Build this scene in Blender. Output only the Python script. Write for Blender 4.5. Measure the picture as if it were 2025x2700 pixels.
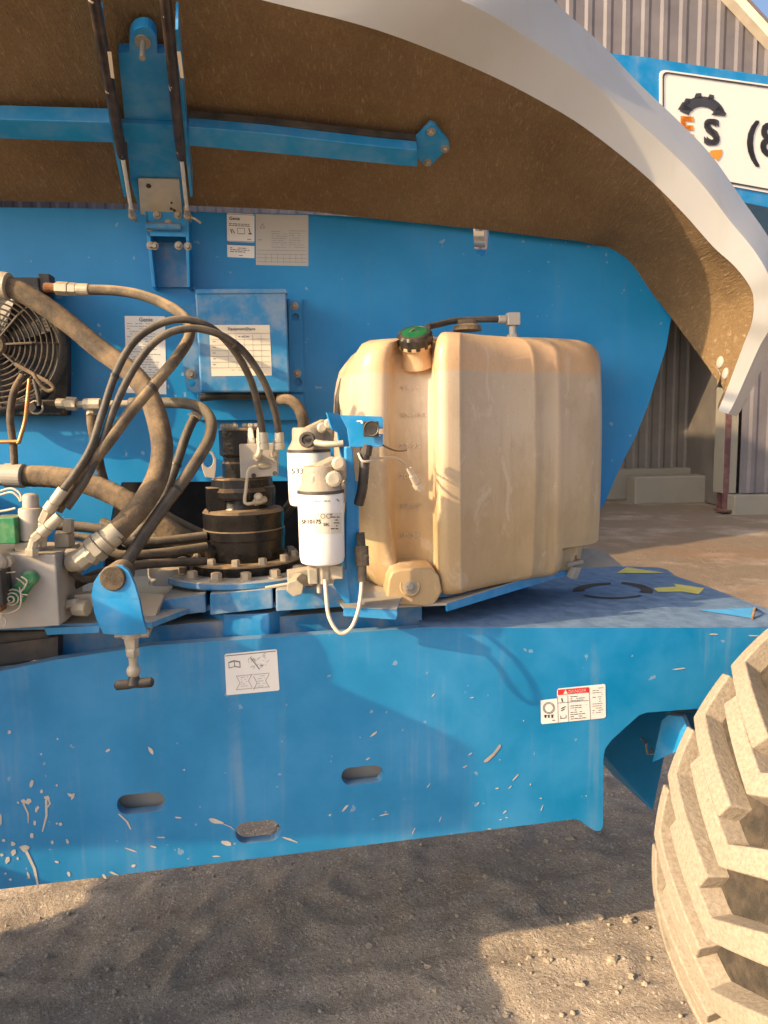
import bpy, bmesh, math, random
from mathutils import Vector, Matrix, noise
from mathutils.geometry import tessellate_polygon
random.seed(7)
R = math.radians
for o in list(bpy.data.objects): bpy.data.objects.remove(o, do_unlink=True)
SC = bpy.context.scene
COL = SC.collection

# ---------------------------------------------------------------- camera
PITCH, ROLL, FPX, W0, H0 = R(7.0), R(1.05), 1950.0, 2025.0, 2700.0
CAM = Vector((0, 0, 1.65))
FWD = Vector((0, math.cos(PITCH), -math.sin(PITCH)))
_r0 = Vector((1, 0, 0)); _u0 = Vector((0, math.sin(PITCH), math.cos(PITCH)))
RGT = _r0 * math.cos(ROLL) - _u0 * math.sin(ROLL)
UPV = _u0 * math.cos(ROLL) + _r0 * math.sin(ROLL)
cd = bpy.data.cameras.new('camera'); cam = bpy.data.objects.new('camera', cd); COL.objects.link(cam)
cd.sensor_fit = 'VERTICAL'; cd.sensor_height = 36.0; cd.sensor_width = 27.0
cd.lens = FPX / H0 * 36.0; cd.clip_start = 0.02; cd.clip_end = 3000
m = Matrix.Identity(4)
for i in range(3):
    m[i][0] = RGT[i]; m[i][1] = UPV[i]; m[i][2] = -FWD[i]; m[i][3] = CAM[i]
cam.matrix_world = m
SC.camera = cam

# ---------------------------------------------------------------- sky, sun, exposure
SUN_A, SUN_EL = R(30), R(27)
to_sun = Vector((-math.cos(SUN_A) * math.cos(SUN_EL), -math.sin(SUN_A) * math.cos(SUN_EL), math.sin(SUN_EL)))
w = bpy.data.worlds.new('World'); SC.world = w; w.use_nodes = True
nt = w.node_tree; bg = nt.nodes['Background']
sky = nt.nodes.new('ShaderNodeTexSky'); sky.sky_type = 'NISHITA'; sky.sun_disc = False
sky.sun_elevation = SUN_EL; sky.sun_rotation = math.atan2(to_sun.x, to_sun.y) % (2 * math.pi)
sky.air_density = 0.8; sky.dust_density = 6.0; sky.ozone_density = 1.0
nt.links.new(sky.outputs[0], bg.inputs[0]); bg.inputs[1].default_value = 0.15
sl = bpy.data.lights.new('sun', 'SUN'); sun = bpy.data.objects.new('sun', sl); COL.objects.link(sun)
sl.energy = 3.9; sl.angle = R(0.6); sl.color = (1.0, 0.71, 0.40)
sun.rotation_euler = (-to_sun).to_track_quat('-Z', 'Y').to_euler(); sun.location = (-6, -3, 8)
vs = SC.view_settings; vs.view_transform = 'Standard'; vs.look = 'None'; vs.gamma = 1; vs.exposure = 1.0
vs.use_curve_mapping = False
SC.render.engine = 'CYCLES'

# ---------------------------------------------------------------- pixel -> place helpers
def ray(px, py):
    return (FWD + RGT * ((px - W0 / 2) / FPX) + UPV * ((H0 / 2 - py) / FPX)).normalized()
def D(px, py, d):                       # point on the pixel's ray at world depth y = d
    r = ray(px, py); return CAM + r * (d / r.y)
def Z(px, py, z):                       # point on the pixel's ray at height z
    r = ray(px, py); return CAM + r * ((z - CAM.z) / r.z)
def vplane(pt, yaw):                    # vertical plane through pt, facing the camera side
    return (Vector(pt), Vector((math.sin(R(yaw)), -math.cos(R(yaw)), 0)))
def P(px, py, pl, off=0.0):             # pixel onto plane, then lifted off it towards the viewer
    p0, n = pl; r = ray(px, py)
    p = CAM + r * ((p0 - CAM).dot(n) / r.dot(n))
    return p + n * off
def shift(pl, off): return (pl[0] + pl[1] * off, pl[1])
def at(px, py, d, yaw): return vplane(D(px, py, d), yaw)
def pxm(n, d): return n * d * 1.03 / FPX   # n pixels in metres at depth d

# ---------------------------------------------------------------- mesh helpers: every shape is (verts, faces)
def comb(*shapes):
    V, F = [], []
    for v, f in shapes:
        k = len(V); V += list(v); F += [tuple(i + k for i in q) for q in f]
    return V, F
def prism(front, vec, holes=()):
    """front polygon (3D, planar) with holes, extruded by vec"""
    vec = Vector(vec); loops = [list(front)] + [list(h) for h in holes]
    tris = tessellate_polygon([[Vector(p) for p in l] for l in loops])
    pts = [Vector(p) for l in loops for p in l]; n = len(pts)
    V = pts + [p + vec for p in pts]; F = []
    for t in tris: F.append(tuple(t)); F.append(tuple(i + n for i in reversed(t)))
    k = 0
    for l in loops:
        c = len(l)
        for i in range(c):
            a, b = k + i, k + (i + 1) % c; F.append((a, b, b + n, a + n))
        k += c
    return V, F
def box(c, s, yaw=0, M=None):
    c = Vector(c); M = M or Matrix.Rotation(R(yaw), 3, 'Z'); V = []
    for x in (-.5, .5):
        for y in (-.5, .5):
            for z in (-.5, .5): V.append(c + M @ Vector((x * s[0], y * s[1], z * s[2])))
    return V, [(0, 1, 3, 2), (4, 6, 7, 5), (0, 4, 5, 1), (2, 3, 7, 6), (0, 2, 6, 4), (1, 5, 7, 3)]
def smooth_path(pts, n=8, closed=False):
    pts = [Vector(p) for p in pts]
    if len(pts) < 3: return pts
    out = []; N = len(pts)
    for i in range(N if closed else N - 1):
        if closed: p = [pts[(i + k) % N] for k in (-1, 0, 1, 2)]
        else: p = [pts[max(i - 1, 0)], pts[i], pts[i + 1], pts[min(i + 2, N - 1)]]
        for k in range(n):
            t = k / n
            out.append(.5 * ((2 * p[1]) + (p[2] - p[0]) * t + (2 * p[0] - 5 * p[1] + 4 * p[2] - p[3]) * t * t + (3 * p[1] - p[0] - 3 * p[2] + p[3]) * t ** 3))
    if not closed: out.append(pts[-1])
    return out
def tube(pts, r, seg=12, cap=True):
    pts = [Vector(p) for p in pts]; N = len(pts)
    rs = r if hasattr(r, '__len__') else [r] * N
    V, F = [], []; up = Vector((0.13, 0.31, 0.94))
    for i, p in enumerate(pts):
        t = (pts[min(i + 1, N - 1)] - pts[max(i - 1, 0)]).normalized()
        if i == 0:
            u = t.cross(up)
            if u.length < .1: u = t.cross(Vector((1, 0, 0)))
            u.normalize()
        else:
            u = (u - t * u.dot(t)).normalized()
        v = t.cross(u)
        for k in range(seg):
            a = 2 * math.pi * k / seg; V.append(p + (u * math.cos(a) + v * math.sin(a)) * rs[i])
    for i in range(N - 1):
        for k in range(seg):
            a = i * seg + k; b = i * seg + (k + 1) % seg; F.append((a, b, b + seg, a + seg))
    if cap: F.append(tuple(range(seg - 1, -1, -1))); F.append(tuple((N - 1) * seg + k for k in range(seg)))
    return V, F
def lathe(prof, org, axis=(0, 0, 1), seg=32, a0=0.0):
    """prof: (radius, height along axis) list"""
    org = Vector(org); ax = Vector(axis).normalized()
    u = ax.cross(Vector((0, 1, 0)))
    if u.length < .1: u = ax.cross(Vector((1, 0, 0)))
    u.normalize(); v = ax.cross(u); V, F = [], []
    for r, h in prof:
        for k in range(seg):
            a = 2 * math.pi * k / seg + a0; V.append(org + ax * h + (u * math.cos(a) + v * math.sin(a)) * r)
    for i in range(len(prof) - 1):
        for k in range(seg):
            a = i * seg + k; b = i * seg + (k + 1) % seg; F.append((a, b, b + seg, a + seg))
    if prof[0][0] > 1e-5: F.append(tuple(range(seg - 1, -1, -1)))
    if prof[-1][0] > 1e-5: F.append(tuple((len(prof) - 1) * seg + k for k in range(seg)))
    return V, F
def cyl(a, b, r, seg=20, bev=0.0):
    a = Vector(a); b = Vector(b); L = (b - a).length
    pr = [(r, 0), (r, L)] if not bev else [(r - bev, 0), (r, bev), (r, L - bev), (r - bev, L)]
    return lathe(pr, a, b - a, seg)
def hexbolt(p, n, r=.009, h=.007, washer=True):
    n = Vector(n).normalized(); p = Vector(p)
    s = [lathe([(r * .9, 0), (r, .001), (r, h - .0015), (r * .82, h)], p + n * .002, n, 6)]
    if washer: s.append(lathe([(r * 1.45, 0), (r * 1.45, .0022)], p, n, 18))
    return comb(*s)
def ball(c, r, sx=1, sy=1, sz=1, seg=14, rings=9, jit=0):
    V, F = [], []
    for i in range(rings + 1):
        th = math.pi * i / rings
        for k in range(seg):
            a = 2 * math.pi * k / seg
            q = Vector((math.sin(th) * math.cos(a) * sx, math.sin(th) * math.sin(a) * sy, math.cos(th) * sz)) * r
            if jit: q *= 1 + jit * noise.noise(q * (2.2 / r) + Vector(c) * 31)
            V.append(Vector(c) + q)
    for i in range(rings):
        for k in range(seg):
            a = i * seg + k; b = i * seg + (k + 1) % seg; F.append((a, b, b + seg, a + seg))
    return V, F

# ---------------------------------------------------------------- object helpers
WORLD = {}
def obj(name, shape, mat, parent=None, smooth=None, bevel=0.0, kind=None, label=None, cat=None, group=None, subs=0, origin=None):
    V, F = shape; V = [Vector(v) for v in V]
    lo = Vector((min(v.x for v in V), min(v.y for v in V), min(v.z for v in V)))
    hi = Vector((max(v.x for v in V), max(v.y for v in V), max(v.z for v in V)))
    c = Vector(origin) if origin is not None else (lo + hi) / 2
    me = bpy.data.meshes.new(name); me.from_pydata([v - c for v in V], [], [tuple(f) for f in F])
    bm = bmesh.new(); bm.from_mesh(me)
    bmesh.ops.remove_doubles(bm, verts=bm.verts, dist=1e-6)
    bmesh.ops.recalc_face_normals(bm, faces=bm.faces); bm.to_mesh(me); bm.free()
    me.materials.append(mat)
    o = bpy.data.objects.new(name, me); COL.objects.link(o); WORLD[o.name] = c
    place(o, c, parent)
    if smooth is not None:
        me.polygons.foreach_set('use_smooth', [True] * len(me.polygons))
        if smooth < 180: me.set_sharp_from_angle(angle=R(smooth))
    if bevel:
        b = o.modifiers.new('edge', 'BEVEL'); b.width = bevel; b.segments = 2; b.limit_method = 'ANGLE'; b.angle_limit = R(40); b.use_clamp_overlap = True
    if subs: s = o.modifiers.new('sub', 'SUBSURF'); s.levels = s.render_levels = subs
    if kind: o['kind'] = kind
    if label: o['label'] = label
    if cat: o['category'] = cat
    if group: o['group'] = group
    return o
def place(o, c, parent):
    o.parent = parent
    o.location = Vector(c) - (WORLD[parent.name] if parent else Vector((0, 0, 0)))
    WORLD[o.name] = Vector(c)
def empty(name, loc, label, cat, group=None):
    o = bpy.data.objects.new(name, None); COL.objects.link(o); o.location = loc; WORLD[o.name] = Vector(loc)
    o['label'] = label; o['category'] = cat
    if group: o['group'] = group
    return o
def inst(name, me_obj, loc, parent, rot=None):
    """one more object that shares me_obj's mesh"""
    o = bpy.data.objects.new(name, me_obj.data); COL.objects.link(o); place(o, loc, parent)
    if rot is not None: o.rotation_euler = rot
    return o
def pp(pts, pl, off=0): return [P(x, y, pl, off) for x, y in pts]
def plate(name, pts, pl, th, mat, parent, holes=(), off=0, **k):
    return obj(name, prism(pp(pts, pl, off), -pl[1] * th, [pp(h, pl, off) for h in holes]), mat, parent, **k)
def slab(name, pts, d, yaw, th, mat, parent, **k):
    return plate(name, pts, at(pts[0][0], pts[0][1], d, yaw), th, mat, parent, **k)
def slot(cx, cy, L, Wd, ang, n=8):
    out = []
    for s in (1, -1):
        for k in range(n + 1):
            a = -math.pi / 2 + math.pi * k / n
            x = s * (L / 2 - Wd / 2 + Wd / 2 * math.cos(a)); y = s * Wd / 2 * math.sin(a)
            out.append((cx + x * math.cos(ang) - y * math.sin(ang), cy + x * math.sin(ang) + y * math.cos(ang)))
    return out
def circle(cx, cy, rx, ry=None, n=20, a0=0, a1=2 * math.pi):
    ry = ry or rx; full = abs(a1 - a0 - 2 * math.pi) < 1e-6
    return [(cx + rx * math.cos(a0 + (a1 - a0) * k / (n if full else n - 1)), cy + ry * math.sin(a0 + (a1 - a0) * k / (n if full else n - 1))) for k in range(n)]
def rrect(tl, tr, br, bl, r=.08, n=4):
    c = [Vector((*p, 0)) for p in (tl, tr, br, bl)]; out = []
    rad = r * min((c[1] - c[0]).length, (c[3] - c[0]).length)
    for i in range(4):
        p = c[i]; a = p + (c[i - 1] - p).normalized() * rad; b = p + (c[(i + 1) % 4] - p).normalized() * rad
        for k in range(n + 1):
            t = k / n; q = a * (1 - t) ** 2 + p * 2 * t * (1 - t) + b * t * t; out.append((q.x, q.y))
    return out
# flat print: polygons in pixel space laid on a surface by a projector
def flat(polys, proj):
    V, F = [], []
    for pl in polys:
        tri = tessellate_polygon([[Vector((x, y, 0)) for x, y in pl]]); k = len(V)
        V += [proj(x, y) for x, y in pl]; F += [tuple(i + k for i in t) for t in tri]
    return V, F
_tc = {}
def glyphs(s):
    if s not in _tc:
        c = bpy.data.curves.new('t', 'FONT'); c.body = s; c.size = 1; c.resolution_u = 3
        o = bpy.data.objects.new('t', c); COL.objects.link(o); bpy.context.view_layer.update()
        me = bpy.data.meshes.new_from_object(o)
        _tc[s] = ([(v.co.x, v.co.y) for v in me.vertices], [tuple(p.vertices) for p in me.polygons])
        bpy.data.objects.remove(o); bpy.data.curves.remove(c); bpy.data.meshes.remove(me)
    return _tc[s]
def text(s, x, y, h, proj, slope=0.0, sx=1.0, bold=0.0, lean=0.0):
    """lettering: baseline start pixel (x, y), cap height h pixels"""
    v, f = glyphs(s); k = h / .72; V, F = [], []
    for b in ([(0, 0)] if not bold else [(0, 0), (bold, 0), (0, bold), (bold, bold)]):
        n = len(V)
        V += [proj(x + a * k * sx + b[0] + lean * c * k, y - c * k + a * k * sx * slope - b[1]) for a, c in v]
        F += [tuple(i + n for i in q) for q in f]
    return V, F
def bar(x0, y0, x1, y1, t):
    L = math.hypot(x1 - x0, y1 - y0); nx, ny = -(y1 - y0) / L * t / 2, (x1 - x0) / L * t / 2
    return [(x0 + nx, y0 + ny), (x1 + nx, y1 + ny), (x1 - nx, y1 - ny), (x0 - nx, y0 - ny)]
def scribble(x0, y0, x1, y1, rows, t, slope=0, fill=.7, rnd=None):
    """unreadably small print: rows of short strokes"""
    rnd = rnd or random.Random(int(x0 * 7 + y0)); out = []
    for i in range(rows):
        y = y0 + (y1 - y0) * (i + .5) / rows; x = x0; end = x1 - (x1 - x0) * rnd.random() * .3
        while x < end:
            L = rnd.uniform(3, 11) * t / 1.6
            if rnd.random() < fill: out.append(bar(x, y + (x - x0) * slope, min(x + L, end) + .1, y + (x + L - x0) * slope, t))
            x += L + t * 1.1
    return out

# ---------------------------------------------------------------- materials
def nd(t, ty, **k):
    n = t.nodes.new(ty)
    for a, b in k.items():
        if a in n.inputs: n.inputs[a].default_value = b
        else: setattr(n, a, b)
    return n
def ramp(t, src, a, b, lo=0.0, hi=1.0):
    n = nd(t, 'ShaderNodeMapRange'); n.inputs[1].default_value = a; n.inputs[2].default_value = b
    n.inputs[3].default_value = lo; n.inputs[4].default_value = hi; t.links.new(src, n.inputs[0]); return n.outputs[0]
def mixc(t, fac, a, b):
    n = nd(t, 'ShaderNodeMix'); n.data_type = 'RGBA'
    for s, v in ((n.inputs[0], fac), (n.inputs[6], a), (n.inputs[7], b)):
        if isinstance(v, (tuple, list)): s.default_value = (*v[:3], 1)
        elif isinstance(v, (int, float)): s.default_value = v
        else: t.links.new(v, s)
    return n.outputs[2]
def mth(t, op, a, b=0.0):
    n = nd(t, 'ShaderNodeMath'); n.operation = op
    for s, v in zip(n.inputs, (a, b)):
        if isinstance(v, (int, float)): s.default_value = v
        else: t.links.new(v, s)
    return n.outputs[0]
def noi(t, scale, detail=4, rough=.55, stretch=None, dist=0):
    g = nd(t, 'ShaderNodeNewGeometry'); src = g.outputs['Position']
    if stretch:
        mp = nd(t, 'ShaderNodeMapping'); mp.inputs['Scale'].default_value = stretch; t.links.new(src, mp.inputs[0]); src = mp.outputs[0]
    n = nd(t, 'ShaderNodeTexNoise'); n.inputs['Scale'].default_value = scale; n.inputs['Detail'].default_value = detail
    n.inputs['Roughness'].default_value = rough; n.inputs['Distortion'].default_value = dist; t.links.new(src, n.inputs['Vector']); return n.outputs['Fac']
def bump(t, p, src, s=.3, d=.005):
    b = nd(t, 'ShaderNodeBump'); b.inputs['Strength'].default_value = s; b.inputs['Distance'].default_value = d
    t.links.new(src, b.inputs['Height']); t.links.new(b.outputs[0], p.inputs['Normal'])
def new(name):
    mt = bpy.data.materials.new(name); mt.use_nodes = True; t = mt.node_tree; return mt, t, t.nodes['Principled BSDF']
DUST = (.40, .285, .165)
def paint(name, col, rough=.4, dust=.35, top=.6, metal=0.0, streak=0.0, var=.18, bmp=.08, dcol=DUST, scale=9, spec=.5, chips=0.0, fine=.0):
    """painted / metal / rubber surface: colour variation, settled dust on upward faces, blotchy dirt, run-down streaks, chips"""
    mt, t, p = new(name)
    n1 = noi(t, scale, 6, .6); n2 = noi(t, scale * 6, 4, .6)
    c = mixc(t, ramp(t, n1, .3, .75), tuple(x * (1 - var) for x in col), tuple(min(1, x * (1 + var)) for x in col))
    g = nd(t, 'ShaderNodeNewGeometry'); sx = nd(t, 'ShaderNodeSeparateXYZ'); t.links.new(g.outputs['Normal'], sx.inputs[0])
    up = ramp(t, sx.outputs[2], .35, .95)
    f = mth(t, 'MULTIPLY', ramp(t, n1, .42, .72), dust)
    f = mth(t, 'ADD', f, mth(t, 'MULTIPLY', mth(t, 'MULTIPLY', up, ramp(t, n2, .2, .6, .55, 1)), top))
    if streak:
        s = noi(t, 26, 3, .6, (1, 1, .05)); f = mth(t, 'ADD', f, mth(t, 'MULTIPLY', mth(t, 'MULTIPLY', ramp(t, s, .55, .75), ramp(t, n1, .35, .65)), streak))
    if fine: f = mth(t, 'ADD', f, mth(t, 'MULTIPLY', ramp(t, noi(t, scale * 25, 3, .7), .45, .7), fine))
    f = mth(t, 'MINIMUM', f, .97)
    c = mixc(t, f, c, dcol)
    if chips:
        ch = ramp(t, noi(t, 38, 2, .5), .72, .735, 0, chips); c = mixc(t, ch, c, (.55, .5, .42))
    t.links.new(c, p.inputs['Base Color']); p.inputs['Metallic'].default_value = metal
    rr = mth(t, 'ADD', mth(t, 'MULTIPLY', f, .4), rough); t.links.new(mth(t, 'MINIMUM', rr, .95), p.inputs['Roughness'])
    p.inputs['Specular IOR Level'].default_value = spec
    if bmp: bump(t, p, n2, bmp, .004)
    return mt
BLUE = (.004, .205, .46)
M = {}
M['blue'] = paint('blue_paint', BLUE, .38, .10, .5, streak=.32, var=.16, bmp=.03, dcol=(.27, .31, .33), scale=5, chips=.25)
M['blue_plate'] = paint('blue_plate_paint', (.002, .215, .52), .38, .08, .4, var=.16, bmp=.04, dcol=(.20, .25, .28), scale=3, streak=.12, chips=.3)
M['blue_dirty'] = paint('blue_paint_dusty', (.015, .19, .43), .45, .55, .85, streak=.45, var=.15, bmp=.06, dcol=(.34, .29, .215), scale=14)
M['blue_clean'] = paint('blue_bracket_paint', (.006, .235, .54), .35, .18, .55, var=.1, bmp=.03, dcol=(.40, .38, .33), scale=16, streak=.15)
M['deck'] = paint('deck_grit', (.075, .16, .29), .7, .35, .15, var=.35, bmp=.5, dcol=(.22, .28, .35), scale=22, fine=.35)
M['rim'] = paint('hood_gelcoat', (.40, .405, .40), .32, .30, .05, var=.06, bmp=.05, dcol=(.29, .265, .22), scale=7, streak=.2)
M['zinc'] = paint('zinc_plate', (.56, .53, .44), .42, .3, .3, metal=.2, var=.2, scale=20)
M['bolt'] = paint('bolt_steel', (.38, .35, .29), .45, .5, .5, metal=.5, scale=60)
M['alu'] = paint('dusty_aluminium', (.36, .345, .32), .6, .35, .75, metal=.15, var=.12, scale=12, dcol=(.44, .34, .22), bmp=.15)
M['alu_head'] = paint('cast_filter_head', (.30, .27, .22), .65, .5, .6, metal=.1, var=.2, scale=30, bmp=.3)
M['fitting'] = paint('hose_fitting_steel', (.38, .35, .28), .5, .5, .6, metal=.25, scale=30, dcol=(.46, .36, .24))
M['black'] = paint('black_gear_paint', (.009, .009, .010), .26, .025, .9, var=.3, scale=14, bmp=.25, spec=.35, dcol=(.36, .25, .14))
M['blackplastic'] = paint('black_plastic', (.02, .02, .02), .45, .15, .45, scale=20, bmp=.1)
M['hose'] = paint('hose_rubber', (.030, .027, .024), .55, .22, .62, var=.3, scale=18, bmp=.35, dcol=(.27, .205, .125), fine=.12)
M['hosetan'] = paint('dusty_hose', (.065, .052, .038), .75, .58, .85, var=.25, scale=12, bmp=.45, dcol=(.40, .29, .165), fine=.15)
M['hosethick'] = paint('braided_hose', (.055, .043, .031), .8, .58, .75, var=.3, scale=13, bmp=.6, dcol=(.29, .205, .12), fine=.22)
M['chrome'] = paint('strut_rod', (.78, .74, .64), .3, .1, .05, metal=.35, scale=30)
M['strut'] = paint('strut_tube', (.022, .014, .011), .35, .12, .05, scale=40, chips=1.0, bmp=.1)
M['white'] = paint('filter_white', (.76, .76, .73), .38, .14, .3, var=.04, bmp=.03, dcol=(.60, .50, .36), scale=12)
M['paper'] = paint('decal_white', (.72, .72, .70), .45, .10, .1, var=.05, bmp=.02, scale=15)
M['papergrey'] = paint('decal_grey', (.44, .45, .44), .5, .12, .1, var=.05, bmp=.02, scale=15)
M['paperwarm'] = paint('label_paper', (.66, .61, .50), .6, .2, .1, var=.06, bmp=.03, scale=15)
M['ink'] = paint('ink_black', (.025, .025, .028), .5, 0, 0, bmp=0, var=.05)
M['inkgrey'] = paint('ink_grey', (.20, .20, .20), .5, 0, 0, bmp=0, var=.05)
M['inkdark'] = paint('sign_charcoal', (.045, .045, .055), .5, .05, 0, bmp=0)
M['orange'] = paint('sign_orange', (.80, .26, .02), .5, .05, 0, bmp=0)
M['red'] = paint('ink_red', (.70, .035, .04), .45, 0, 0, bmp=0)
M['yellow'] = paint('arrow_yellow', (.72, .60, .10), .5, .2, .1, dcol=(.5, .45, .25), scale=20)
M['cyan'] = paint('arrow_blue', (.05, .38, .75), .45, .1, .05, dcol=(.4, .5, .6))
M['green'] = paint('cap_green', (.003, .10, .035), .45, .1, .0, scale=25)
M['pcb'] = paint('coil_green', (.02, .22, .09), .5, .35, .45, scale=40)
M['wire'] = paint('white_wire', (.58, .50, .40), .6, .3, .3, scale=40)
M['copper'] = paint('copper_tube', (.42, .20, .07), .4, .2, .3, metal=.5, scale=40)
M['steeldark'] = paint('dark_steel', (.03, .03, .032), .6, .2, .3, scale=12)
M['void'] = paint('shade_black', (.008, .008, .009), .9, .05, .1, bmp=0)  # near-black standing in for deep shade inside openings
M['grey'] = paint('grey_lug', (.30, .29, .27), .6, .4, .5, scale=25)
M['mud'] = paint('splashed_mud', (.48, .46, .40), .7, .1, 0, bmp=.1, scale=60)
M['rust'] = paint('rust', (.20, .075, .025), .85, .4, .3, scale=40, bmp=.4)
M['signwhite'] = paint('sign_face', (.80, .77, .70), .4, .18, 0, var=.05, bmp=.02, dcol=(.72, .60, .45), scale=4)

# hood liner: rough glass fibre
mt, t, p = new('glass_fibre_liner'); M['fibre'] = mt
n1 = noi(t, 3.0, 5, .6); n2 = noi(t, 170, 3, .75); n3 = noi(t, 60, 4, .7, (1, .25, 1))
c = mixc(t, ramp(t, n1, .3, .7), (.135, .082, .034), (.235, .155, .072)); c = mixc(t, ramp(t, n2, .35, .7, 0, .55), c, (.085, .050, .020))
c = mixc(t, ramp(t, n3, .55, .8, 0, .35), c, (.30, .21, .11))
n6 = noi(t, 240, 2, .8, (1, .12, .3)); n7 = noi(t, 7, 6, .7, None, 1.2)
c = mixc(t, ramp(t, n6, .58, .72, 0, .55), c, (.36, .27, .15)); c = mixc(t, ramp(t, n7, .52, .70, 0, .45), c, (.095, .058, .026))
c = mixc(t, ramp(t, noi(t, 16, 5, .7), .66, .74, 0, .4), c, (.30, .22, .13))
t.links.new(c, p.inputs['Base Color']); p.inputs['Roughness'].default_value = .85; bump(t, p, mth(t, 'ADD', n2, mth(t, 'ADD', n3, n6)), .7, .005)
# translucent fuel tank with the fuel level showing through
mt, t, p = new('tank_plastic'); M['tank'] = mt
g = nd(t, 'ShaderNodeNewGeometry'); sx = nd(t, 'ShaderNodeSeparateXYZ'); t.links.new(g.outputs['Position'], sx.inputs[0])
n1 = noi(t, 5, 5, .6); n2 = noi(t, 30, 4, .65); n4 = noi(t, 9, 5, .6, (1, 1, .6))
lev = ramp(t, mth(t, 'ADD', sx.outputs[2], mth(t, 'MULTIPLY', n2, .004)), 1.768, 1.776)
c = mixc(t, ramp(t, n1, .3, .7), (.45, .355, .25), (.51, .425, .32))
c = mixc(t, ramp(t, sx.outputs[2], 1.62, 1.36, 0, .75), c, (.44, .31, .15))
c = mixc(t, lev, c, (.54, .36, .205))
c = mixc(t, ramp(t, n4, .5, .75, 0, .6), c, (.31, .22, .13))
up = nd(t, 'ShaderNodeSeparateXYZ'); t.links.new(g.outputs['Normal'], up.inputs[0])
c = mixc(t, ramp(t, up.outputs[2], .5, 1, 0, .45), c, (.42, .30, .18))
t.links.new(c, p.inputs['Base Color']); p.inputs['Roughness'].default_value = .42; p.inputs['Subsurface Weight'].default_value = .18
p.inputs['Subsurface Radius'].default_value = (.05, .03, .012); p.inputs['Subsurface Scale'].default_value = .5
nd_ = noi(t, 22, 4, .65, (1, 1, .10)); nsp = noi(t, 140, 3, .7)
c = mixc(t, mth(t, 'MULTIPLY', ramp(t, nd_, .52, .72), ramp(t, n1, .35, .6, .1, .5)), c, (.27, .19, .11)); c = mixc(t, ramp(t, nsp, .58, .72, 0, .3), c, (.24, .17, .10))
c = mixc(t, mth(t, 'MULTIPLY', ramp(t, noi(t, 13, 5, .7, (1, 1, .5), .8), .56, .66), .45), c, (.62, .53, .41))
t.links.new(c, p.inputs['Base Color'])
bump(t, p, n2, .06, .004)
# tyre
M['tyre'] = paint('tyre_groove', (.030, .026, .021), .95, .5, .1, var=.4, scale=30, bmp=.9, dcol=(.12, .09, .058), fine=.4)
M['lug'] = paint('tyre_lug', (.10, .085, .07), .9, .3, .1, var=.2, scale=16, bmp=.5, dcol=(.45, .36, .24), fine=.0)
mt = M['lug']; t = mt.node_tree; p = t.nodes['Principled BSDF']
n1 = noi(t, 130, 5, .75); n2 = noi(t, 9, 4, .6)
c = mixc(t, ramp(t, n1, .30, .60), (.20, .163, .122), (.315, .268, .205)); c = mixc(t, ramp(t, n2, .55, .8, 0, .35), c, (.22, .18, .135))
t.links.new(c, p.inputs['Base Color'])
# dirt ground
mt, t, p = new('packed_dirt'); M['ground'] = mt
n1 = noi(t, .8, 6, .6); n2 = noi(t, 6, 7, .68, None, .6); n3 = noi(t, 70, 5, .75); n5 = noi(t, .35, 3, .5)
vo = nd(t, 'ShaderNodeTexVoronoi'); vo.inputs['Scale'].default_value = 62; gg = nd(t, 'ShaderNodeNewGeometry'); t.links.new(gg.outputs['Position'], vo.inputs['Vector'])
c = mixc(t, ramp(t, n2, .3, .7), (.27, .225, .180), (.47, .40, .325)); c = mixc(t, ramp(t, n1, .35, .65, 0, .5), c, (.50, .41, .31))
c = mixc(t, ramp(t, n3, .45, .75, 0, .55), c, (.20, .158, .118))
spk = mth(t, 'MULTIPLY', ramp(t, vo.outputs['Distance'], .20, .10), ramp(t, n2, .42, .58))
c = mixc(t, mth(t, 'MULTIPLY', spk, .75), c, (.64, .57, .48))
v2 = nd(t, 'ShaderNodeTexVoronoi'); v2.inputs['Scale'].default_value = 170; t.links.new(gg.outputs['Position'], v2.inputs['Vector'])
sk2 = nd(t, 'ShaderNodeSeparateColor'); t.links.new(v2.outputs['Color'], sk2.inputs[0])
c = mixc(t, ramp(t, sk2.outputs[0], .90, .93, 0, .6), c, (.66, .59, .50)); c = mixc(t, ramp(t, sk2.outputs[1], .88, .92, 0, .4), c, (.12, .095, .075))
c = mixc(t, ramp(t, n5, .56, .68, 0, .55), c, (.50, .26, .14))
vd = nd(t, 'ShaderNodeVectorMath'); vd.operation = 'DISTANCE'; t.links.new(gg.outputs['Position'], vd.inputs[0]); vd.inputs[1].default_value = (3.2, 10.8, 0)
bay_shade = mth(t, 'MULTIPLY', ramp(t, vd.outputs['Value'], 6.5, 3.8), ramp(t, n1, .25, .5)); c = mixc(t, mth(t, 'MULTIPLY', bay_shade, .8), c, (.13, .095, .065))  # shade of the bay painted into the ground colour
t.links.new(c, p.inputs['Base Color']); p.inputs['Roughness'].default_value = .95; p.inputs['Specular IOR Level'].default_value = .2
bump(t, p, mth(t, 'ADD', mth(t, 'MULTIPLY', n2, 1.4), mth(t, 'ADD', mth(t, 'MULTIPLY', n3, .55), mth(t, 'MULTIPLY', spk, .5))), .9, .018)
M['stone'] = paint('pale_stone', (.36, .31, .25), .9, .4, .2, scale=40, bmp=.5, dcol=(.42, .33, .22))
M['concrete'] = paint('concrete', (.20, .19, .16), .9, .4, .2, scale=3, bmp=.5, dcol=(.15, .125, .095), streak=.2, fine=.1)
M['sheet'] = paint('corrugated_sheet', (.115, .107, .120), .45, .1, 0, metal=.0, scale=2, bmp=.05, dcol=(.16, .14, .12), streak=.25)
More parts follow.
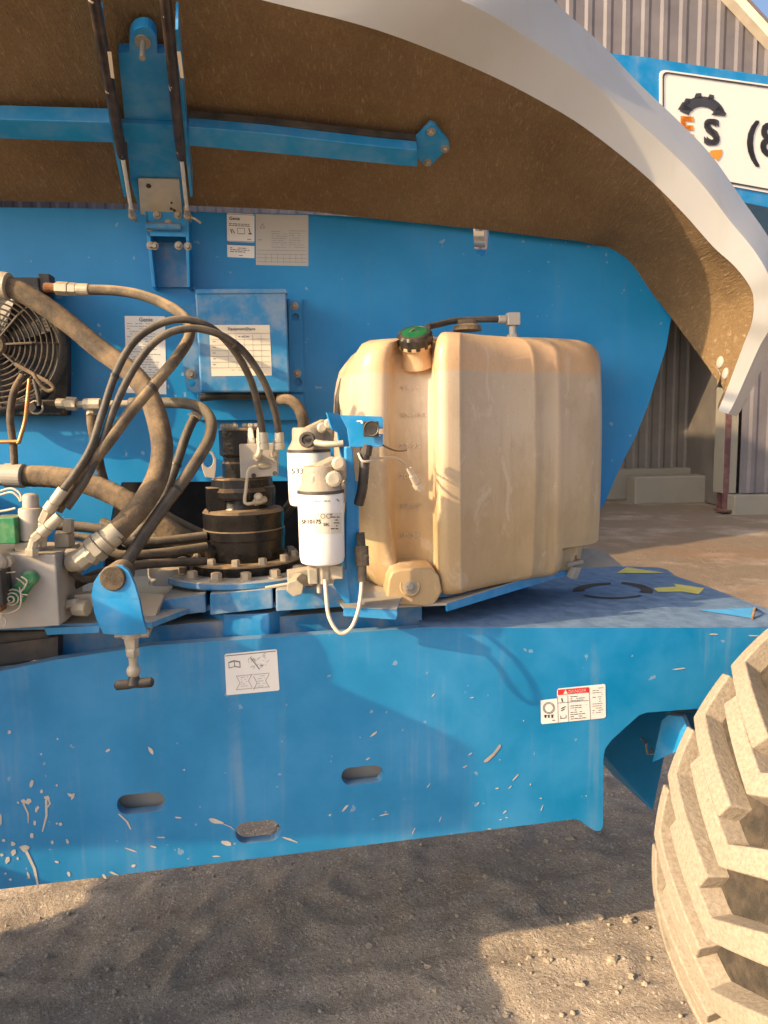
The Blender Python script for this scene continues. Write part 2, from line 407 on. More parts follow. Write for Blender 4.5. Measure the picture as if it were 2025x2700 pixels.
M['sheetdark'] = paint('inner_sheet', (.10, .092, .086), .55, .2, 0, scale=2, bmp=.05, dcol=(.18, .15, .12), streak=.4)
M['maroon'] = paint('maroon_steel', (.075, .028, .035), .55, .2, .2, scale=6)
M['trim'] = paint('eave_trim', (.60, .54, .44), .5, .15, .1, scale=4)
M['capblack'] = paint('cap_plastic', (.012, .012, .012), .4, .1, .1, scale=30)
M['graduation'] = paint('graduation_relief', (.74, .64, .50), .5, .1, 0, bmp=0)

# ================================================================ the setting
def axis_pts(lo, hi, a, b, fine, mid, far):
    """coordinates: fine spacing inside [a,b], growing outward to lo / hi"""
    out = []; x = a
    while x <= b: out.append(x); x += fine
    s = fine; x = b
    while x < hi: s = min(s * 1.22, far); x += s; out.append(x)
    s = fine; x = a; left = []
    while x > lo: s = min(s * 1.22, far); x -= s; left.append(x)
    return left[::-1] + out
gx = axis_pts(-500, 500, -1.7, 2.6, .022, .1, 40); gy = axis_pts(-120, 900, 1.2, 4.2, .022, .1, 40)
def gz(x, y):
    q = Vector((x, y, 0)); d = math.hypot(x, y)
    fade = max(0, min(1, (30 - d) / 20))
    rut = noise.noise(Vector((x * 1.3 + y * .9, (y * 3.2 - x * 1.6), 1.7)))
    rid = 1 - abs(noise.noise(Vector((x * 2.2 + y * 2.6, y * 6.5 - x * 3.5, 4.1)))) * 2
    return fade * (.030 * noise.noise(q * .55) + .012 * rut + .016 * max(0, rid - .45) * 1.8 + .007 * noise.noise(q * 11) + .0055 * noise.noise(q * 27) + .006 * max(0, noise.noise(q * 7 + Vector((9, 3, 1))) - .1)) - .03
V = [(x, y, gz(x, y)) for y in gy for x in gx]; nx = len(gx)
F = [(j * nx + i, j * nx + i + 1, (j + 1) * nx + i + 1, (j + 1) * nx + i) for j in range(len(gy) - 1) for i in range(nx - 1)]
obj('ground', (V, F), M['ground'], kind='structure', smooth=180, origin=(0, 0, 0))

# loose gravel: too many to count
rnd = random.Random(3); shapes = []
for i in range(3200):
    x = rnd.uniform(-1.4, 2.2); y = rnd.uniform(1.4, 4.0) if i % 4 else rnd.uniform(1.4, 7)
    r = rnd.choice([.002, .002, .003, .003, .004, .005, .008]) * rnd.uniform(.8, 1.3)
    V, F = ball((0, 0, 0), r, 1, rnd.uniform(.7, 1), rnd.uniform(.5, .8), 6, 4, .5)
    a = rnd.random() * 6.3; c = Vector((x, y, gz(x, y) + r * .25))
    shapes.append(([Matrix.Rotation(a, 3, 'Z') @ v + c for v in V], F))
obj('gravel', comb(*shapes), M['stone'], kind='stuff', smooth=180, label='fine loose gravel strewn over the dirt', origin=(0, 0, 0))
st = [(1615, 2545, 13), (1657, 2447, 13), (1583, 2428, 11), (1432, 2525, 10), (1443, 2550, 9), (1665, 2590, 9), (1530, 2605, 10), (1395, 2541, 8),
      (1700, 2610, 8), (1505, 2215, 11), (1442, 2220, 9), (1322, 2245, 9), (975, 2498, 9), (925, 2530, 8), (1280, 2330, 8), (1108, 2330, 7), (1128, 2555, 8), (1148, 2620, 8), (1335, 2680, 8)]
for k, (x, y, s) in enumerate(st):
    c = Z(x, y, -.02); c.z = gz(c.x, c.y); r = pxm(s, (c - CAM).length)
    obj('stone', ball(c + Vector((0, 0, r * .15)), r, 1.0, .8, .62, 9, 6, .9), M['stone'], smooth=25, label='small rounded stone lying loose on the dirt', cat='stone', group='loose stones on the dirt')

# warehouse with an open bay behind the machine
YE, YI = 12.6, 15.0          # outer wall face, inner back wall
xj = D(1945, 1300, YE).x     # right jamb of the bay
wh = empty('warehouse', (xj + 4, YE + 4, 0), 'grey corrugated metal warehouse with an open bay and concrete footing', 'building')
def corr(x0, x1, z0, z1, y, mat, name, pitch=.30, dep=.022, top=None, face=-1):
    """ribbed sheet; top(x) gives a sloping upper edge"""
    pts = []; x = x0
    while x < x1:
        for dx, dy in ((0, 0), (pitch * .42, 0), (pitch * .58, 1), (pitch * .80, 1), (pitch * .96, 0)):
            if x + dx <= x1: pts.append((x + dx, y + face * dy * dep))
        x += pitch
    V = []; F = []
    for px, py in pts:
        zt = top(px) if top else z1
        V += [(px, py, z0), (px, py, zt)]
    for i in range(len(pts) - 1): F.append((2 * i, 2 * i + 2, 2 * i + 3, 2 * i + 1))
    return obj(name, (V, F), mat, wh)
xr0 = D(1910, 5, YE); xr1 = D(2025, 130, YE)      # rake of the gable at the top right of the photo
sl_ = (xr1.z - xr0.z) / (xr1.x - xr0.x)
rake = lambda x: min(xr0.z + (x - xr0.x) * sl_, xr0.z + (-2.0 - xr0.x) * sl_) if x > -2 else xr0.z + (-2 - xr0.x) * sl_ + (x + 2) * -sl_ * 1.0
zs = D(1950, 1300, YE).z
corr(xj + .02, xj + 5.2, zs, 0, YE, M['sheet'], 'outer_wall', top=rake)
corr(-13, xj + .02, 3.9, 0, YE, M['sheet'], 'bay_header', top=rake)
obj('bay_lintel', box(((xj - 13) / 2, YE + .12, 3.86), (xj + 13, .2, .16)), M['maroon'], wh)
corr(-13, xj + 5.2, .55, 6.2, YI, M['sheetdark'], 'inner_wall', pitch=.26)
obj('bay_end_wall', box((-13, (YE + YI) / 2, 3.2), (.1, YI - YE, 6.4)), M['sheetdark'], wh)
obj('ceiling', box((xj / 2 - 4, (YE + YI) / 2 + .1, 4.9), (22, YI - YE - .2, .08)), M['sheetdark'], wh)
obj('jamb_panel', box((xj - .13, YE + .22, 2.0 + zs / 2), (.24, .34, 4.0 - zs)), M['concrete'], wh)
obj('inner_partition', box((xj + .15, YE + 1.5, 2.4), (.12, 2.3, 4.8)), M['sheetdark'], wh)
pc = D(1910, 1200, YE + .15)
obj('bay_column', comb(box((pc.x, YE + .05, 1.95), (.10, .012, 3.9)), box((pc.x, YE + .27, 1.95), (.10, .012, 3.9)), box((pc.x, YE + .16, 1.95), (.02, .21, 3.9)), box((pc.x - .03, YE + .02, .02), (.22, .3, .03))), M['maroon'], wh)
fz = zs
obj('footing', box((xj + 2.5, YE + .05, fz / 2 - .1), (5.3, .5, fz + .16)), M['concrete'], wh, bevel=.02)
obj('inner_sill', box((xj - 6, YI - .05, .3), (14.5, .3, .62)), M['concrete'], wh, bevel=.02)
# sloped eave trim
n = Vector((1, 0, sl_)).normalized(); tr = [Vector((x, YE - .06, rake(x))) for x in (-2, xj + 5.4)]
obj('eave_trim', prism([tr[0] + Vector((0, -.18, -.05)), tr[1] + Vector((0, -.18, -.05)), tr[1] + Vector((0, -.18, .13)), tr[0] + Vector((0, -.18, .13))], (0, .22, 0)), M['trim'], wh)
obj('roof', prism([tr[0] + Vector((0, -.2, .132)), tr[1] + Vector((0, -.2, .132)), tr[1] + Vector((0, 9, .132)), tr[0] + Vector((0, 9, .132))], (0, 0, .05)), M['sheet'], wh)
corrw = box((-6.2, 8.2, 4.2), (.15, 8.8, 8.6)); obj('shade_wall', corrw, M['sheet'], wh)  # added unseen wall that shades the ground before the bay
bl = D(1780, 1325, 14.1)
V, F = box((bl.x, 14.35, .24), (1.55, .5, .54)); obj('concrete_block', (V, F), M['concrete'], bevel=.03, label='low grey concrete block lying before the dark bay wall', cat='concrete block')

# ================================================================ the boom lift
LIFT = empty('boom_lift', (0, 2.4, 0), 'blue boom lift with engine hood raised over hoses and tan fuel tank', 'boom lift')
TP = vplane((0, 2.25, 0), 8)        # turntable side plate
CP = vplane((0, 1.75, 0), 12)       # chassis side plate
NT, NC = TP[1], CP[1]
BK = Vector((-math.sin(R(8)), math.cos(R(8)), 0))

# ---------------------------------------------------------------- chassis
top = [(-420, 1830), (0, 1770), (145, 1740), (400, 1702), (760, 1678), (1100, 1656), (1600, 1655), (2025, 1655), (2400, 1662), (2700, 1668)]
bot = [(2700, 1850), (2300, 1852), (2025, 1857), (1850, 1868), (1705, 1879), (1685, 1886), (1612, 1952), (1596, 1974), (1591, 2000), (1590, 2178), (1584, 2190), (1572, 2191), (1560, 2186), (1530, 2164), (1515, 2160), (1000, 2224), (0, 2345), (-420, 2398)]
holes = [slot(372, 2118, 128, 52, -.10), slot(956, 2044, 112, 46, -.10), slot(680, 2193, 120, 56, -.10)]
plate('chassis_side_plate', top + bot, CP, .030, M['blue'], LIFT, holes=holes, bevel=.002)
# inner plate a hand's breadth behind, floor and underside
plate('chassis_inner_plate', [(-420, 1900), (1100, 1780), (1560, 1780), (1560, 2080), (560, 2140), (440, 2175), (-420, 2240)], shift(CP, -.048), .012, M['alu'], LIFT)
plate('chassis_far_plate', [(-420, 1790), (1560, 1640), (1560, 1960), (-420, 2060)], shift(CP, -.92), .02, M['blue_dirty'], LIFT)
# ledge between the slew ring and the side plate
a = [P(145, 1735, CP, -.024), P(1114, 1662, CP, -.024)]
ledge = shift(CP, -.07)
plate('turntable_pedestal', [(146, 1668), (560, 1640), (1113, 1596), (1113, 1668), (560, 1712), (146, 1742)], ledge, .85, M['blue_dirty'], LIFT, bevel=.004)
# deck with grip surface
zd = P(1300, 1656, CP).z
def dk(x, y, z=None): return Z(x, y, (z if z else zd))
NEAR = P(1116, 1655, CP, -.002); 
deckpts = [P(1118, 1654, CP, -.001), P(1600, 1653, CP, -.001), P(2080, 1653, CP, -.001), P(2600, 1660, CP, -.001)]
d0 = deckpts[0]; d1 = deckpts[2]
# deck plane through the top edge of the side plate, level across
_dx = (d1 - d0); DN = _dx.cross(Vector((-math.sin(R(12)), math.cos(R(12)), 0))).normalized()
DP = (d0, DN if DN.z > 0 else -DN)
ringo = [slot(0, 0, 1, 1, 0)]
dpoly = [(1118, 1654), (1600, 1653), (2080, 1653), (2600, 1660), (2500, 1830 - 90), (2200, 1672), (2025, 1606), (1860, 1545), (1780, 1518), (1760, 1502), (1735, 1496), (1560, 1490), (1400, 1490), (1180, 1560), (1118, 1600)]
dpoly = [(1104, 1653), (1118, 1653), (1600, 1653), (2080, 1653), (2140, 1653), (2025, 1606), (1860, 1545), (1780, 1518), (1760, 1502), (1735, 1496), (1560, 1490), (1380, 1490), (1180, 1560), (1104, 1600)]
def arcband(cx, cy, rx, ry, a0, a1, w0, w1, n=14):
    o, i = [], []
    for k in range(n):
        t = k / (n - 1); a = R(a0 + (a1 - a0) * t); w = w0 + (w1 - w0) * t
        o.append((cx + rx * math.cos(a), cy + ry * math.sin(a))); i.append((cx + (rx - w) * math.cos(a), cy + (ry - w * .42) * math.sin(a)))
    return o + i[::-1]
rings = [arcband(1614, 1558, 104, 21, 172, 268, 34, 10), arcband(1618, 1560, 104, 25, 282, 372, 10, 38), arcband(1616, 1556, 104, 24, 42, 140, 10, 10)]
obj('deck_plate', prism(pp(dpoly, DP), Vector((0, 0, -.012))), M['deck'], LIFT)
for rg_ in rings: obj('slot_shade', flat([rg_], lambda x, y: P(x, y, DP, .0015)), M['void'], LIFT)  # flat black sheets painted in place of the slots' dark depth
obj('deck_underside', prism([p - DP[1] * .05 for p in pp([(1135, 1650)] + dpoly[2:-1], DP)], Vector((0, 0, -.01))), M['void'], LIFT)
def ondeck(off): return lambda x, y: P(x, y, DP, off)
obj('direction_arrow', flat([[(1722, 1552), (1782, 1548), (1776, 1540), (1857, 1552), (1842, 1568), (1800, 1561), (1735, 1562)]], ondeck(.002)), M['yellow'], LIFT, label='yellow arrow beside the dark ring')
obj('direction_arrow', flat([[(1625, 1512), (1652, 1497), (1755, 1512)]], ondeck(.002)), M['yellow'], LIFT, label='yellow triangle at the far deck edge')
obj('direction_arrow', flat([[(1840, 1610), (1994, 1604), (1982, 1632)]], ondeck(.002)), M['cyan'], LIFT, label='light blue triangle at the deck end')
obj('tie_down', tube([P(1983, 1634, DP), P(1988, 1622, DP, .02), P(1994, 1606, DP)], .004, 8), M['rust'], LIFT)
# axle housing seen through the wheel arch
AX = shift(CP, -.30)
plate('axle_housing', [(1560, 1830), (1790, 1830), (1752, 2000), (1722, 2140), (1640, 2050), (1560, 1960)], AX, .25, M['blue_plate'], LIFT, bevel=.004)
slab('axle_gusset', [(1762, 1885), (1800, 1890), (1830, 1960), (1720, 2010), (1745, 1900)], 2.0, -45, .02, M['blue_clean'], LIFT)
plate('axle_beam', [(1775, 1880), (2300, 1840), (2300, 2000), (1830, 1960)], shift(CP, -.22), .2, M['blue_dirty'], LIFT, bevel=.003)
hk = shift(AX, .01); obj('tie_loop', tube([P(1690, 1948, hk, 0), P(1690, 1950, hk, .03), P(1692, 1976, hk, .03), P(1715, 1977, hk, .03), P(1717, 1976, hk, 0)], .0035, 8), M['bolt'], LIFT)
obj('hydraulic_line', tube(smooth_path([P(1740, 1878, AX, .12), P(1775, 1900, AX, .13), P(1830, 1945, AX, .16), P(1860, 1960, AX, .2)]), .006, 8), M['hose'], LIFT)
obj('side_plate_bevel_bar', prism([P(-420, 1808, CP, -.03), P(145, 1745, CP, -.03), P(145, 1690, CP, -.03), P(-420, 1760, CP, -.03)], BK * .2), M['steeldark'], LIFT)
# black boot left of the pedestal
slab('rubber_boot', [(-200, 1680), (138, 1664), (141, 1700), (145, 1728), (60, 1752), (-200, 1785)], 1.575, 12, .10, M['steeldark'], LIFT, bevel=.008)
# cut ends showing depth of the lifting slots are part of the plate; grime lip along its lower edge
# ---------------------------------------------------------------- decals on the chassis
def onC(off): return lambda x, y: P(x, y, CP, off)
def decal(name, poly, proj_, mat, label=None, th=0):
    return obj(name, flat([poly], proj_(.0012)), mat, LIFT, label=label)
d = decal('decal', rrect((592, 1724), (730, 1711), (737, 1820), (597, 1833), .05), onC, M['paper'], 'white instruction decal with book and part drawings')
pr = [bar(594, 1729, 727, 1716, 2.5), [(602, 1745), (616, 1740), (633, 1743), (634, 1760), (618, 1758), (603, 1762)], bar(660, 1733, 684, 1764, 2.5)]
rr = random.Random(5)
for i in range(22): x = rr.uniform(657, 705); y = rr.uniform(1728, 1756); pr.append(bar(x, y, x + rr.uniform(-9, 9), y + rr.uniform(-9, 9), 1.0))
for cx in (645, 690):
    pr += [bar(cx - 22, 1782 - (cx - 645) * .09, cx + 20, 1778 - (cx - 645) * .09, 1.2), bar(cx - 22, 1818 - (cx - 645) * .09, cx + 20, 1814 - (cx - 645) * .09, 1.2), bar(cx - 22, 1782, cx - 12, 1800, 1.2), bar(cx - 12, 1800, cx - 22, 1818, 1.2), bar(cx + 20, 1776, cx + 10, 1794, 1.2), bar(cx + 10, 1794, cx + 20, 1812, 1.2)]
    pr += scribble(cx - 10, 1783 - (cx - 645) * .09, cx + 10, 1812, 5, 1.1, -.09)
obj('lettering', flat(pr, onC(.002)), M['inkgrey'], d)
obj('pictogram', flat([[(604, 1748), (617, 1744), (617, 1756), (605, 1759)], [(619, 1744), (631, 1746), (632, 1757), (620, 1755)]], onC(.0026)), M['paper'], d)
d = decal('decal', [(1425, 1846), (1468, 1841), (1468, 1820), (1472, 1815), (1592, 1803), (1596, 1806), (1597, 1889), (1592, 1893), (1430, 1909), (1426, 1906)], onC, M['paper'], 'white danger decal with red heading near the wheel arch')
obj('danger_heading', flat([[(1470, 1818), (1551, 1811), (1552, 1825), (1470, 1832)]], onC(.002)), M['red'], d)
obj('heading_lettering', comb(text('DANGER', 1497, 1827.5, 8.5, onC(.0028), -.09, 1.0, .3), flat([[(1484, 1829), (1490, 1818), (1496, 1828)]], onC(.0028))), M['paper'], d)
pr = [bar(1470, 1853, 1552, 1846, 1), bar(1469, 1835, 1471, 1905, 1), bar(1552, 1812, 1556, 1896, 1), bar(1496, 1832, 1498, 1902, 1)]
pr += scribble(1503, 1834, 1546, 1850, 3, 1.6, -.09) + scribble(1503, 1858, 1546, 1898, 7, 1.6, -.09) + scribble(1561, 1812, 1590, 1882, 12, 1.3, -.09) + scribble(1434, 1883, 1462, 1904, 3, 1.8, -.09)
for r_ in (15, 12): pr += [bar(1446 + r_ * math.cos(a), 1866 + r_ * math.sin(a), 1446 + r_ * math.cos(a + .33), 1866 + r_ * math.sin(a + .33), 1.2) for a in [k * .314 for k in range(20)]]
pr += [bar(1437 + 9 * k, 1884, 1437 + 9 * k, 1892, 4) for k in range(3)]
pr += [bar(1480, 1840, 1482, 1850, 3), bar(1478, 1868, 1490, 1862, 2), bar(1478, 1874, 1488, 1868, 2), bar(1476, 1894, 1492, 1892, 1.4), bar(1477, 1886, 1478, 1894, 1.4), bar(1491, 1884, 1492, 1892, 1.4)]
obj('lettering', flat(pr, onC(.002)), M['ink'], d)
# mud splashes and scrapes
def blob(cx, cy, rx, ry, ang, n=12, j=.25):
    r_ = random.Random(int(cx * 13 + cy)); out = []
    for k in range(n):
        a = 2 * math.pi * k / n; q = 1 + r_.uniform(-j, j); x, y = rx * q * math.cos(a), ry * q * math.sin(a)
        out.append((cx + x * math.cos(ang) - y * math.sin(ang), cy + x * math.sin(ang) + y * math.cos(ang)))
    return out
spl = [(25, 1930, 4, 6, .5), (83, 2066, 5, 11, .3), (110, 2086, 4, 5, 0), (98, 2132, 4, 10, .4), (92, 2168, 4, 6, 0), (84, 2202, 5, 6, 0), (63, 2112, 7, 6, 0), (75, 2112, 7, 8, .3), (124, 2102, 7, 5, 0), (65, 2235, 12, 9, .2),
       (36, 2247, 6, 8, .5), (35, 2224, 6, 6, 0), (20, 2267, 6, 9, .4), (10, 2215, 4, 4, 0), (5, 2253, 5, 4, 0), (47, 2262, 3, 4, 0), (138, 2221, 4, 5, 0), (178, 2218, 3, 7, -.4), (150, 2272, 5, 3, .3), (182, 2304, 4, 7, -.5), (75, 2306, 3, 9, -.3),
       (160, 2172, 4, 4, 0), (150, 2170, 3, 3, 0), (48, 2116, 3, 3, 0), (187, 2096, 10, 4, .6), (192, 2100, 4, 9, .4), (285, 1978, 7, 3, -.5), (398, 1978, 4, 12, -.6), (275, 2310, 4, 7, -.5), (300, 2302, 12, 3, .4), (570, 2165, 17, 6, .3), (598, 2222, 13, 6, .25),
       (352, 2282, 6, 4, -.3), (765, 2213, 22, 2.5, .35), (425, 2207, 10, 2, 0), (345, 2240, 16, 2, .3), (570, 2257, 10, 2, 0), (405, 2232, 8, 2.5, .3), (470, 2155, 9, 2.5, .1), (910, 2130, 13, 3, -.8), (870, 2148, 4, 2.5, -.6), (985, 1935, 11, 2.5, -.7), (970, 2000, 6, 2, -.5), (15, 2302, 3, 3, 0), (28, 2318, 4, 3, 0), (0, 2160, 5, 16, 0), (150, 2070, 3, 3, 0), (109, 1988, 2.5, 2.5, 0), (152, 1948, 2.5, 2.5, 0), (486, 2029, 3, 2, 0)]
tails = [(62, 2118, 75, 2170, 5, 2), (122, 2108, 112, 2192, 6, 3), (68, 2240, 102, 2340, 8, 4), (585, 2170, 618, 2188, 5, 2), (313, 2145, 345, 2186, 6, 3), (128, 2106, 124, 2130, 5, 4)]
polys = [blob(*s) for s in spl]
for x0, y0, x1, y1, w0, w1 in tails:
    mx, my = (x0 + x1) / 2 + 6, (y0 + y1) / 2
    polys.append([(x0 - w0 / 2, y0), (mx - w0 / 2, my), (x1 - w1 / 2, y1), (x1 + w1 / 2, y1), (mx + w0 / 2, my), (x0 + w0 / 2, y0)])
for x, y, l, a in [(1142, 1832, 14, -.8), (1244, 1839, 12, -.1), (1240, 1987, 14, -.7), (1225, 2021, 12, -.6), (1310, 2078, 12, -.1), (1345, 2075, 14, -.8), (1360, 2048, 24, -.8), (1425, 2104, 6, 0), (1428, 2130, 18, -1.2), (1330, 2140, 14, -.7), (1335, 2155, 9, 0), (1320, 2160, 8, -.3), (1090, 2190, 22, -1.1), (1130, 2070, 20, -.9), (1160, 2160, 16, -1.2), (1290, 2185, 10, 0), (1545, 2098, 5, 0), (1398, 2068, 7, -1.2), (1380, 1900, 5, 1), (1260, 2118, 9, -1), (1790, 1763, 40, -.15), (1880, 1672, 24, .05), (1990, 1676, 44, .02), (1012, 2148, 34, -.25)]:
    polys.append(blob(x, y, l * .45, 1.5, a, 9, .4))
obj('mud_splash', flat(polys, onC(.0014)), M['mud'], LIFT, kind='stuff')
gsc = [(1275, 2005), (1300, 1984), (1316, 1962), (1321, 1964), (1318, 1972), (1302, 1992), (1285, 2008), (1276, 2010)]
obj('scrape', flat([gsc], onC(.0016)), M['grey'], LIFT)

# ---------------------------------------------------------------- wheels
WC = Vector((1.255, 1.365, .672)); WR, WAX = .675, Vector((math.sin(R(7)), -math.cos(R(7)), 0))
def rad(u): return WR - .044 - .022 * (abs(u) / .24) ** 2.2
prof = [(.33, -.20), (.40, -.245), (.50, -.262), (.575, -.252), (.605, -.235), (rad(.2), -.20), (rad(.12), -.12), (rad(0), 0), (rad(.12), .12), (rad(.2), .20), (.605, .235), (.575, .252), (.50, .262), (.40, .245), (.33, .20)]
Mw = Matrix.Rotation(R(7), 3, 'Z') @ Matrix.Rotation(R(90), 3, 'X')     # local z -> wheel axis towards the viewer
def wheel_local(p): return Mw @ Vector(p)
def lugmesh(path, hws, ends=(0, 0)):
    """path in (lateral u, degrees); a bar of half width hw bent round the tyre"""
    pts = []; hwl = []
    for i in range(len(path) - 1):
        (u0, t0), (u1, t1) = path[i], path[i + 1]; n = 4
        for k in range(n + (i == len(path) - 2)): f = k / n; pts.append((u0 + (u1 - u0) * f, (t0 + (t1 - t0) * f) * WR * math.pi / 180)); hwl.append(hws[i] + (hws[i + 1] - hws[i]) * f)
    N = len(pts); V = []; F = []
    for i in range(N):
        a = pts[max(i - 1, 0)]; b = pts[i]; c = pts[min(i + 1, N - 1)]
        def nrm(p, q):
            L = math.hypot(q[0] - p[0], q[1] - p[1]) or 1; return (-(q[1] - p[1]) / L, (q[0] - p[0]) / L)
        n1 = nrm(a, b) if i else nrm(b, c); n2 = nrm(b, c) if i < N - 1 else n1
        mx, my = n1[0] + n2[0], n1[1] + n2[1]; L = math.hypot(mx, my); mx /= L; my /= L
        hw = hwl[i]; k = 1 / max(.5, mx * n1[0] + my * n1[1])
        for side, wdt, top in ((1, hw + .007, 0), (1, hw, 1), (-1, hw, 1), (-1, hw + .007, 0)):
            u = b[0] + mx * side * wdt * k; s = b[1] + my * side * wdt * k
            u = max(-.262, min(.262, u))
            rr_ = (rad(u) - .012) if not top else WR - .024 * (abs(u) / .24) ** 2.5
            th = s / WR; V.append((-math.cos(th) * rr_, math.sin(th) * rr_, u))
    for i in range(N - 1):
        for q in range(3): a = i * 4 + q; F.append((a, a + 1, a + 5, a + 4))
    F.append((0, 3, 2, 1)); e = (N - 1) * 4; F.append((e, e + 1, e + 2, e + 3))
    return V, F
def lug_shape(path, hw): V, F = lugmesh(path, hw); return [wheel_local(v) for v in V], F
LUGA = lug_shape([(-.243, 14.0), (-.236, 4.5), (-.02, -5.5)], (.017, .019, .020))
LUGB = lug_shape([(-.165, 4.2), (.015, -5.0), (.255, 4.5)], (.0185, .021, .029))
def wheel(c, label):
    V, F = lathe(prof, (0, 0, 0), (0, 0, 1), 72)
    wv = obj('wheel', ([wheel_local(v) + c for v in V], F), M['tyre'], LIFT, smooth=60, label=label, origin=c)
    V, F = lathe([(.0, -.02), (.10, -.02), (.12, -.06), (.26, -.06), (.30, .10), (.325, .19), (.345, .205), (.338, .215), (.31, .20), (.28, .1), (.25, -.085), (0, -.085)], (0, 0, 0), (0, 0, 1), 40)
    obj('rim', ([wheel_local(v) + c for v in V], F), M['rust'], wv, smooth=40)
    return wv
RIGHTWHEEL = wheel(WC, 'big dust-caked tyre with chevron lugs')
la = obj('lug', ([v + WC for v in LUGA[0]], LUGA[1]), M['lug'], RIGHTWHEEL, origin=WC, bevel=.0035)
lb = obj('lug', ([v + WC for v in LUGB[0]], LUGB[1]), M['lug'], RIGHTWHEEL, origin=WC, bevel=.0035)
PIT = 360 / 29
def spin(deg): return Matrix.Rotation(R(deg), 3, WAX).to_euler()
def lugs(parent, c, full):
    for k in range(29):
        for base, src in ((14.0, la), (7.6, lb)):
            if parent is RIGHTWHEEL and k == 0: o = src
            else: o = bpy.data.objects.new('lug', src.data); COL.objects.link(o); bm_ = o.modifiers.new('edge', 'BEVEL'); bm_.width = .0035; bm_.segments = 2; bm_.limit_method = 'ANGLE'; bm_.angle_limit = R(40); place(o, c, parent)
            o.rotation_euler = spin(-(base + PIT * k))
lugs(RIGHTWHEEL, WC, True)
LW = WC - Vector((math.cos(R(12)), math.sin(R(12)), 0)) * 3.5
LEFTWHEEL = wheel(LW, None); lugs(LEFTWHEEL, LW, False)

# left of the frame: oversized axle box and added tray, to shade chassis and ground
hz_ = Vector((-1.70, 1.16, 0))
obj('axle_housing', box((hz_.x - .30, hz_.y + .08, .60), (1.1, .80, .80), 12), M['blue_plate'], LIFT, bevel=.01)  # unseen box, enlarged to shade the near ground
et = obj('shade_tray', box((-2.15, 1.60, 1.19), (2.0, .90, .03), 8), M['blue_dirty'], LIFT, bevel=.004)  # added tray with cowl, out of view, to cast shade on the chassis
obj('shade_cowl', box((-2.2, 1.62, 1.40), (1.85, .84, .40), 8), M['blackplastic'], et, bevel=.03)
obj('shade_lid', box((-2.2, 1.12, 1.575), (1.85, .62, .25), 8), M['blackplastic'], et, bevel=.03)  # added overhang that keeps sun off the chassis face

# ---------------------------------------------------------------- turntable plate
tp = [(-420, 545), (0, 546), (400, 552), (600, 561), (808, 564), (1000, 575), (1248, 598), (1250, 640), (1252, 655), (1258, 668), (1270, 676), (1281, 670), (1288, 655), (1290, 638), (1289, 603),
      (1420, 612), (1540, 622), (1605, 648), (1665, 690), (1720, 760), (1772, 838), (1768, 850), (1757, 917), (1734, 989), (1712, 1061), (1676, 1152), (1639, 1224), (1594, 1328), (1500, 1460), (1380, 1560), (800, 1560), (800, 1268), (322, 1272), (300, 1330), (260, 1560), (-420, 1600)]
plate('turntable_side_plate', tp, TP, .02, M['blue_plate'], LIFT, bevel=.002)
plate('shade_backing', [(150, 1180), (900, 1180), (900, 1600), (150, 1600)], shift(TP, -.30), .05, M['void'], LIFT)  # black slab behind the notch in place of the shaded interior
plate('turntable_far_plate', [(-420, 640), (1500, 660), (1560, 900), (1450, 1300), (-420, 1400)], shift(TP, -.62), .02, M['blue_plate'], LIFT)
obj('slot_latch', comb(tube([P(1252, 632, TP, -.05), P(1290, 634, TP, -.05)], .009, 10), box(P(1270, 615, TP, -.06), (.045, .01, .04), 8)), M['zinc'], LIFT)
zf = D(430, 1560, 1.85).z - .012
fl = [Vector((-1.5, 1.52, zf)), Vector((-.58, 1.52, zf)), Vector((-.50, 1.66, zf)), Vector((.02, 1.66, zf)), Vector((.10, 1.60, zf)), Vector((.18, 1.78, zf)), Vector((.52, 2.10, zf)), Vector((.60, 2.28, zf)), Vector((-1.5, 2.0, zf))]
fl = [Vector((-1.5, 1.60, zf)), Vector((-.52, 1.60, zf)), Vector((-.46, 1.74, zf)), Vector((.06, 1.80, zf)), Vector((.16, 1.84, zf)), Vector((.52, 2.14, zf)), Vector((.62, 2.29, zf)), Vector((-1.5, 2.0, zf))]
obj('turntable_floor', prism(fl, (0, 0, -.012)), M['blue_dirty'], LIFT)

# ---------------------------------------------------------------- boom and its sign behind the hood
BP = vplane((1.2, 2.72, 0), 17)
plate('boom', [(1150, 95), (1700, 150), (1900, 182), (2025, 200), (2900, 330), (2900, 700), (2025, 547), (1960, 533), (1150, 420)], BP, .4, M['blue_clean'], LIFT, bevel=.012)
def onB(off): return lambda x, y: P(x, y, BP, off)
sg = obj('sign', prism([onB(.004)(x, y) for x, y in rrect((1738, 184), (2560, 300), (2560, 606), (1738, 458), .06)], -BP[1] * .003), M['signwhite'], LIFT, label='white company sign with gear logo')
fr = rrect((1744, 190), (2552, 304), (2552, 599), (1744, 453), .06); fi = rrect((1748, 195), (2548, 309), (2548, 594), (1748, 449), .06)
obj('sign_border', flat([[fr[i], fr[(i + 1) % len(fr)], fi[(i + 1) % len(fi)], fi[i]] for i in range(len(fr))], onB(.006)), M['inkdark'], sg)
arc = circle(1848, 312, 62, 56, 16, R(198), R(345)); arci = circle(1848, 315, 37, 32, 16, R(198), R(345))
gear = [arc + arci[::-1], [(1826, 262), (1832, 248), (1846, 247), (1848, 262)], [(1862, 262), (1868, 250), (1880, 253), (1878, 270)], [(1798, 275), (1805, 261), (1818, 262), (1815, 278)],
        [(1784, 291), (1797, 270), (1826, 294)], [(1872, 305), (1892, 280), (1912, 301), (1908, 308)]]
obj('gear_logo', flat(gear, onB(.006)), M['inkdark'], sg)
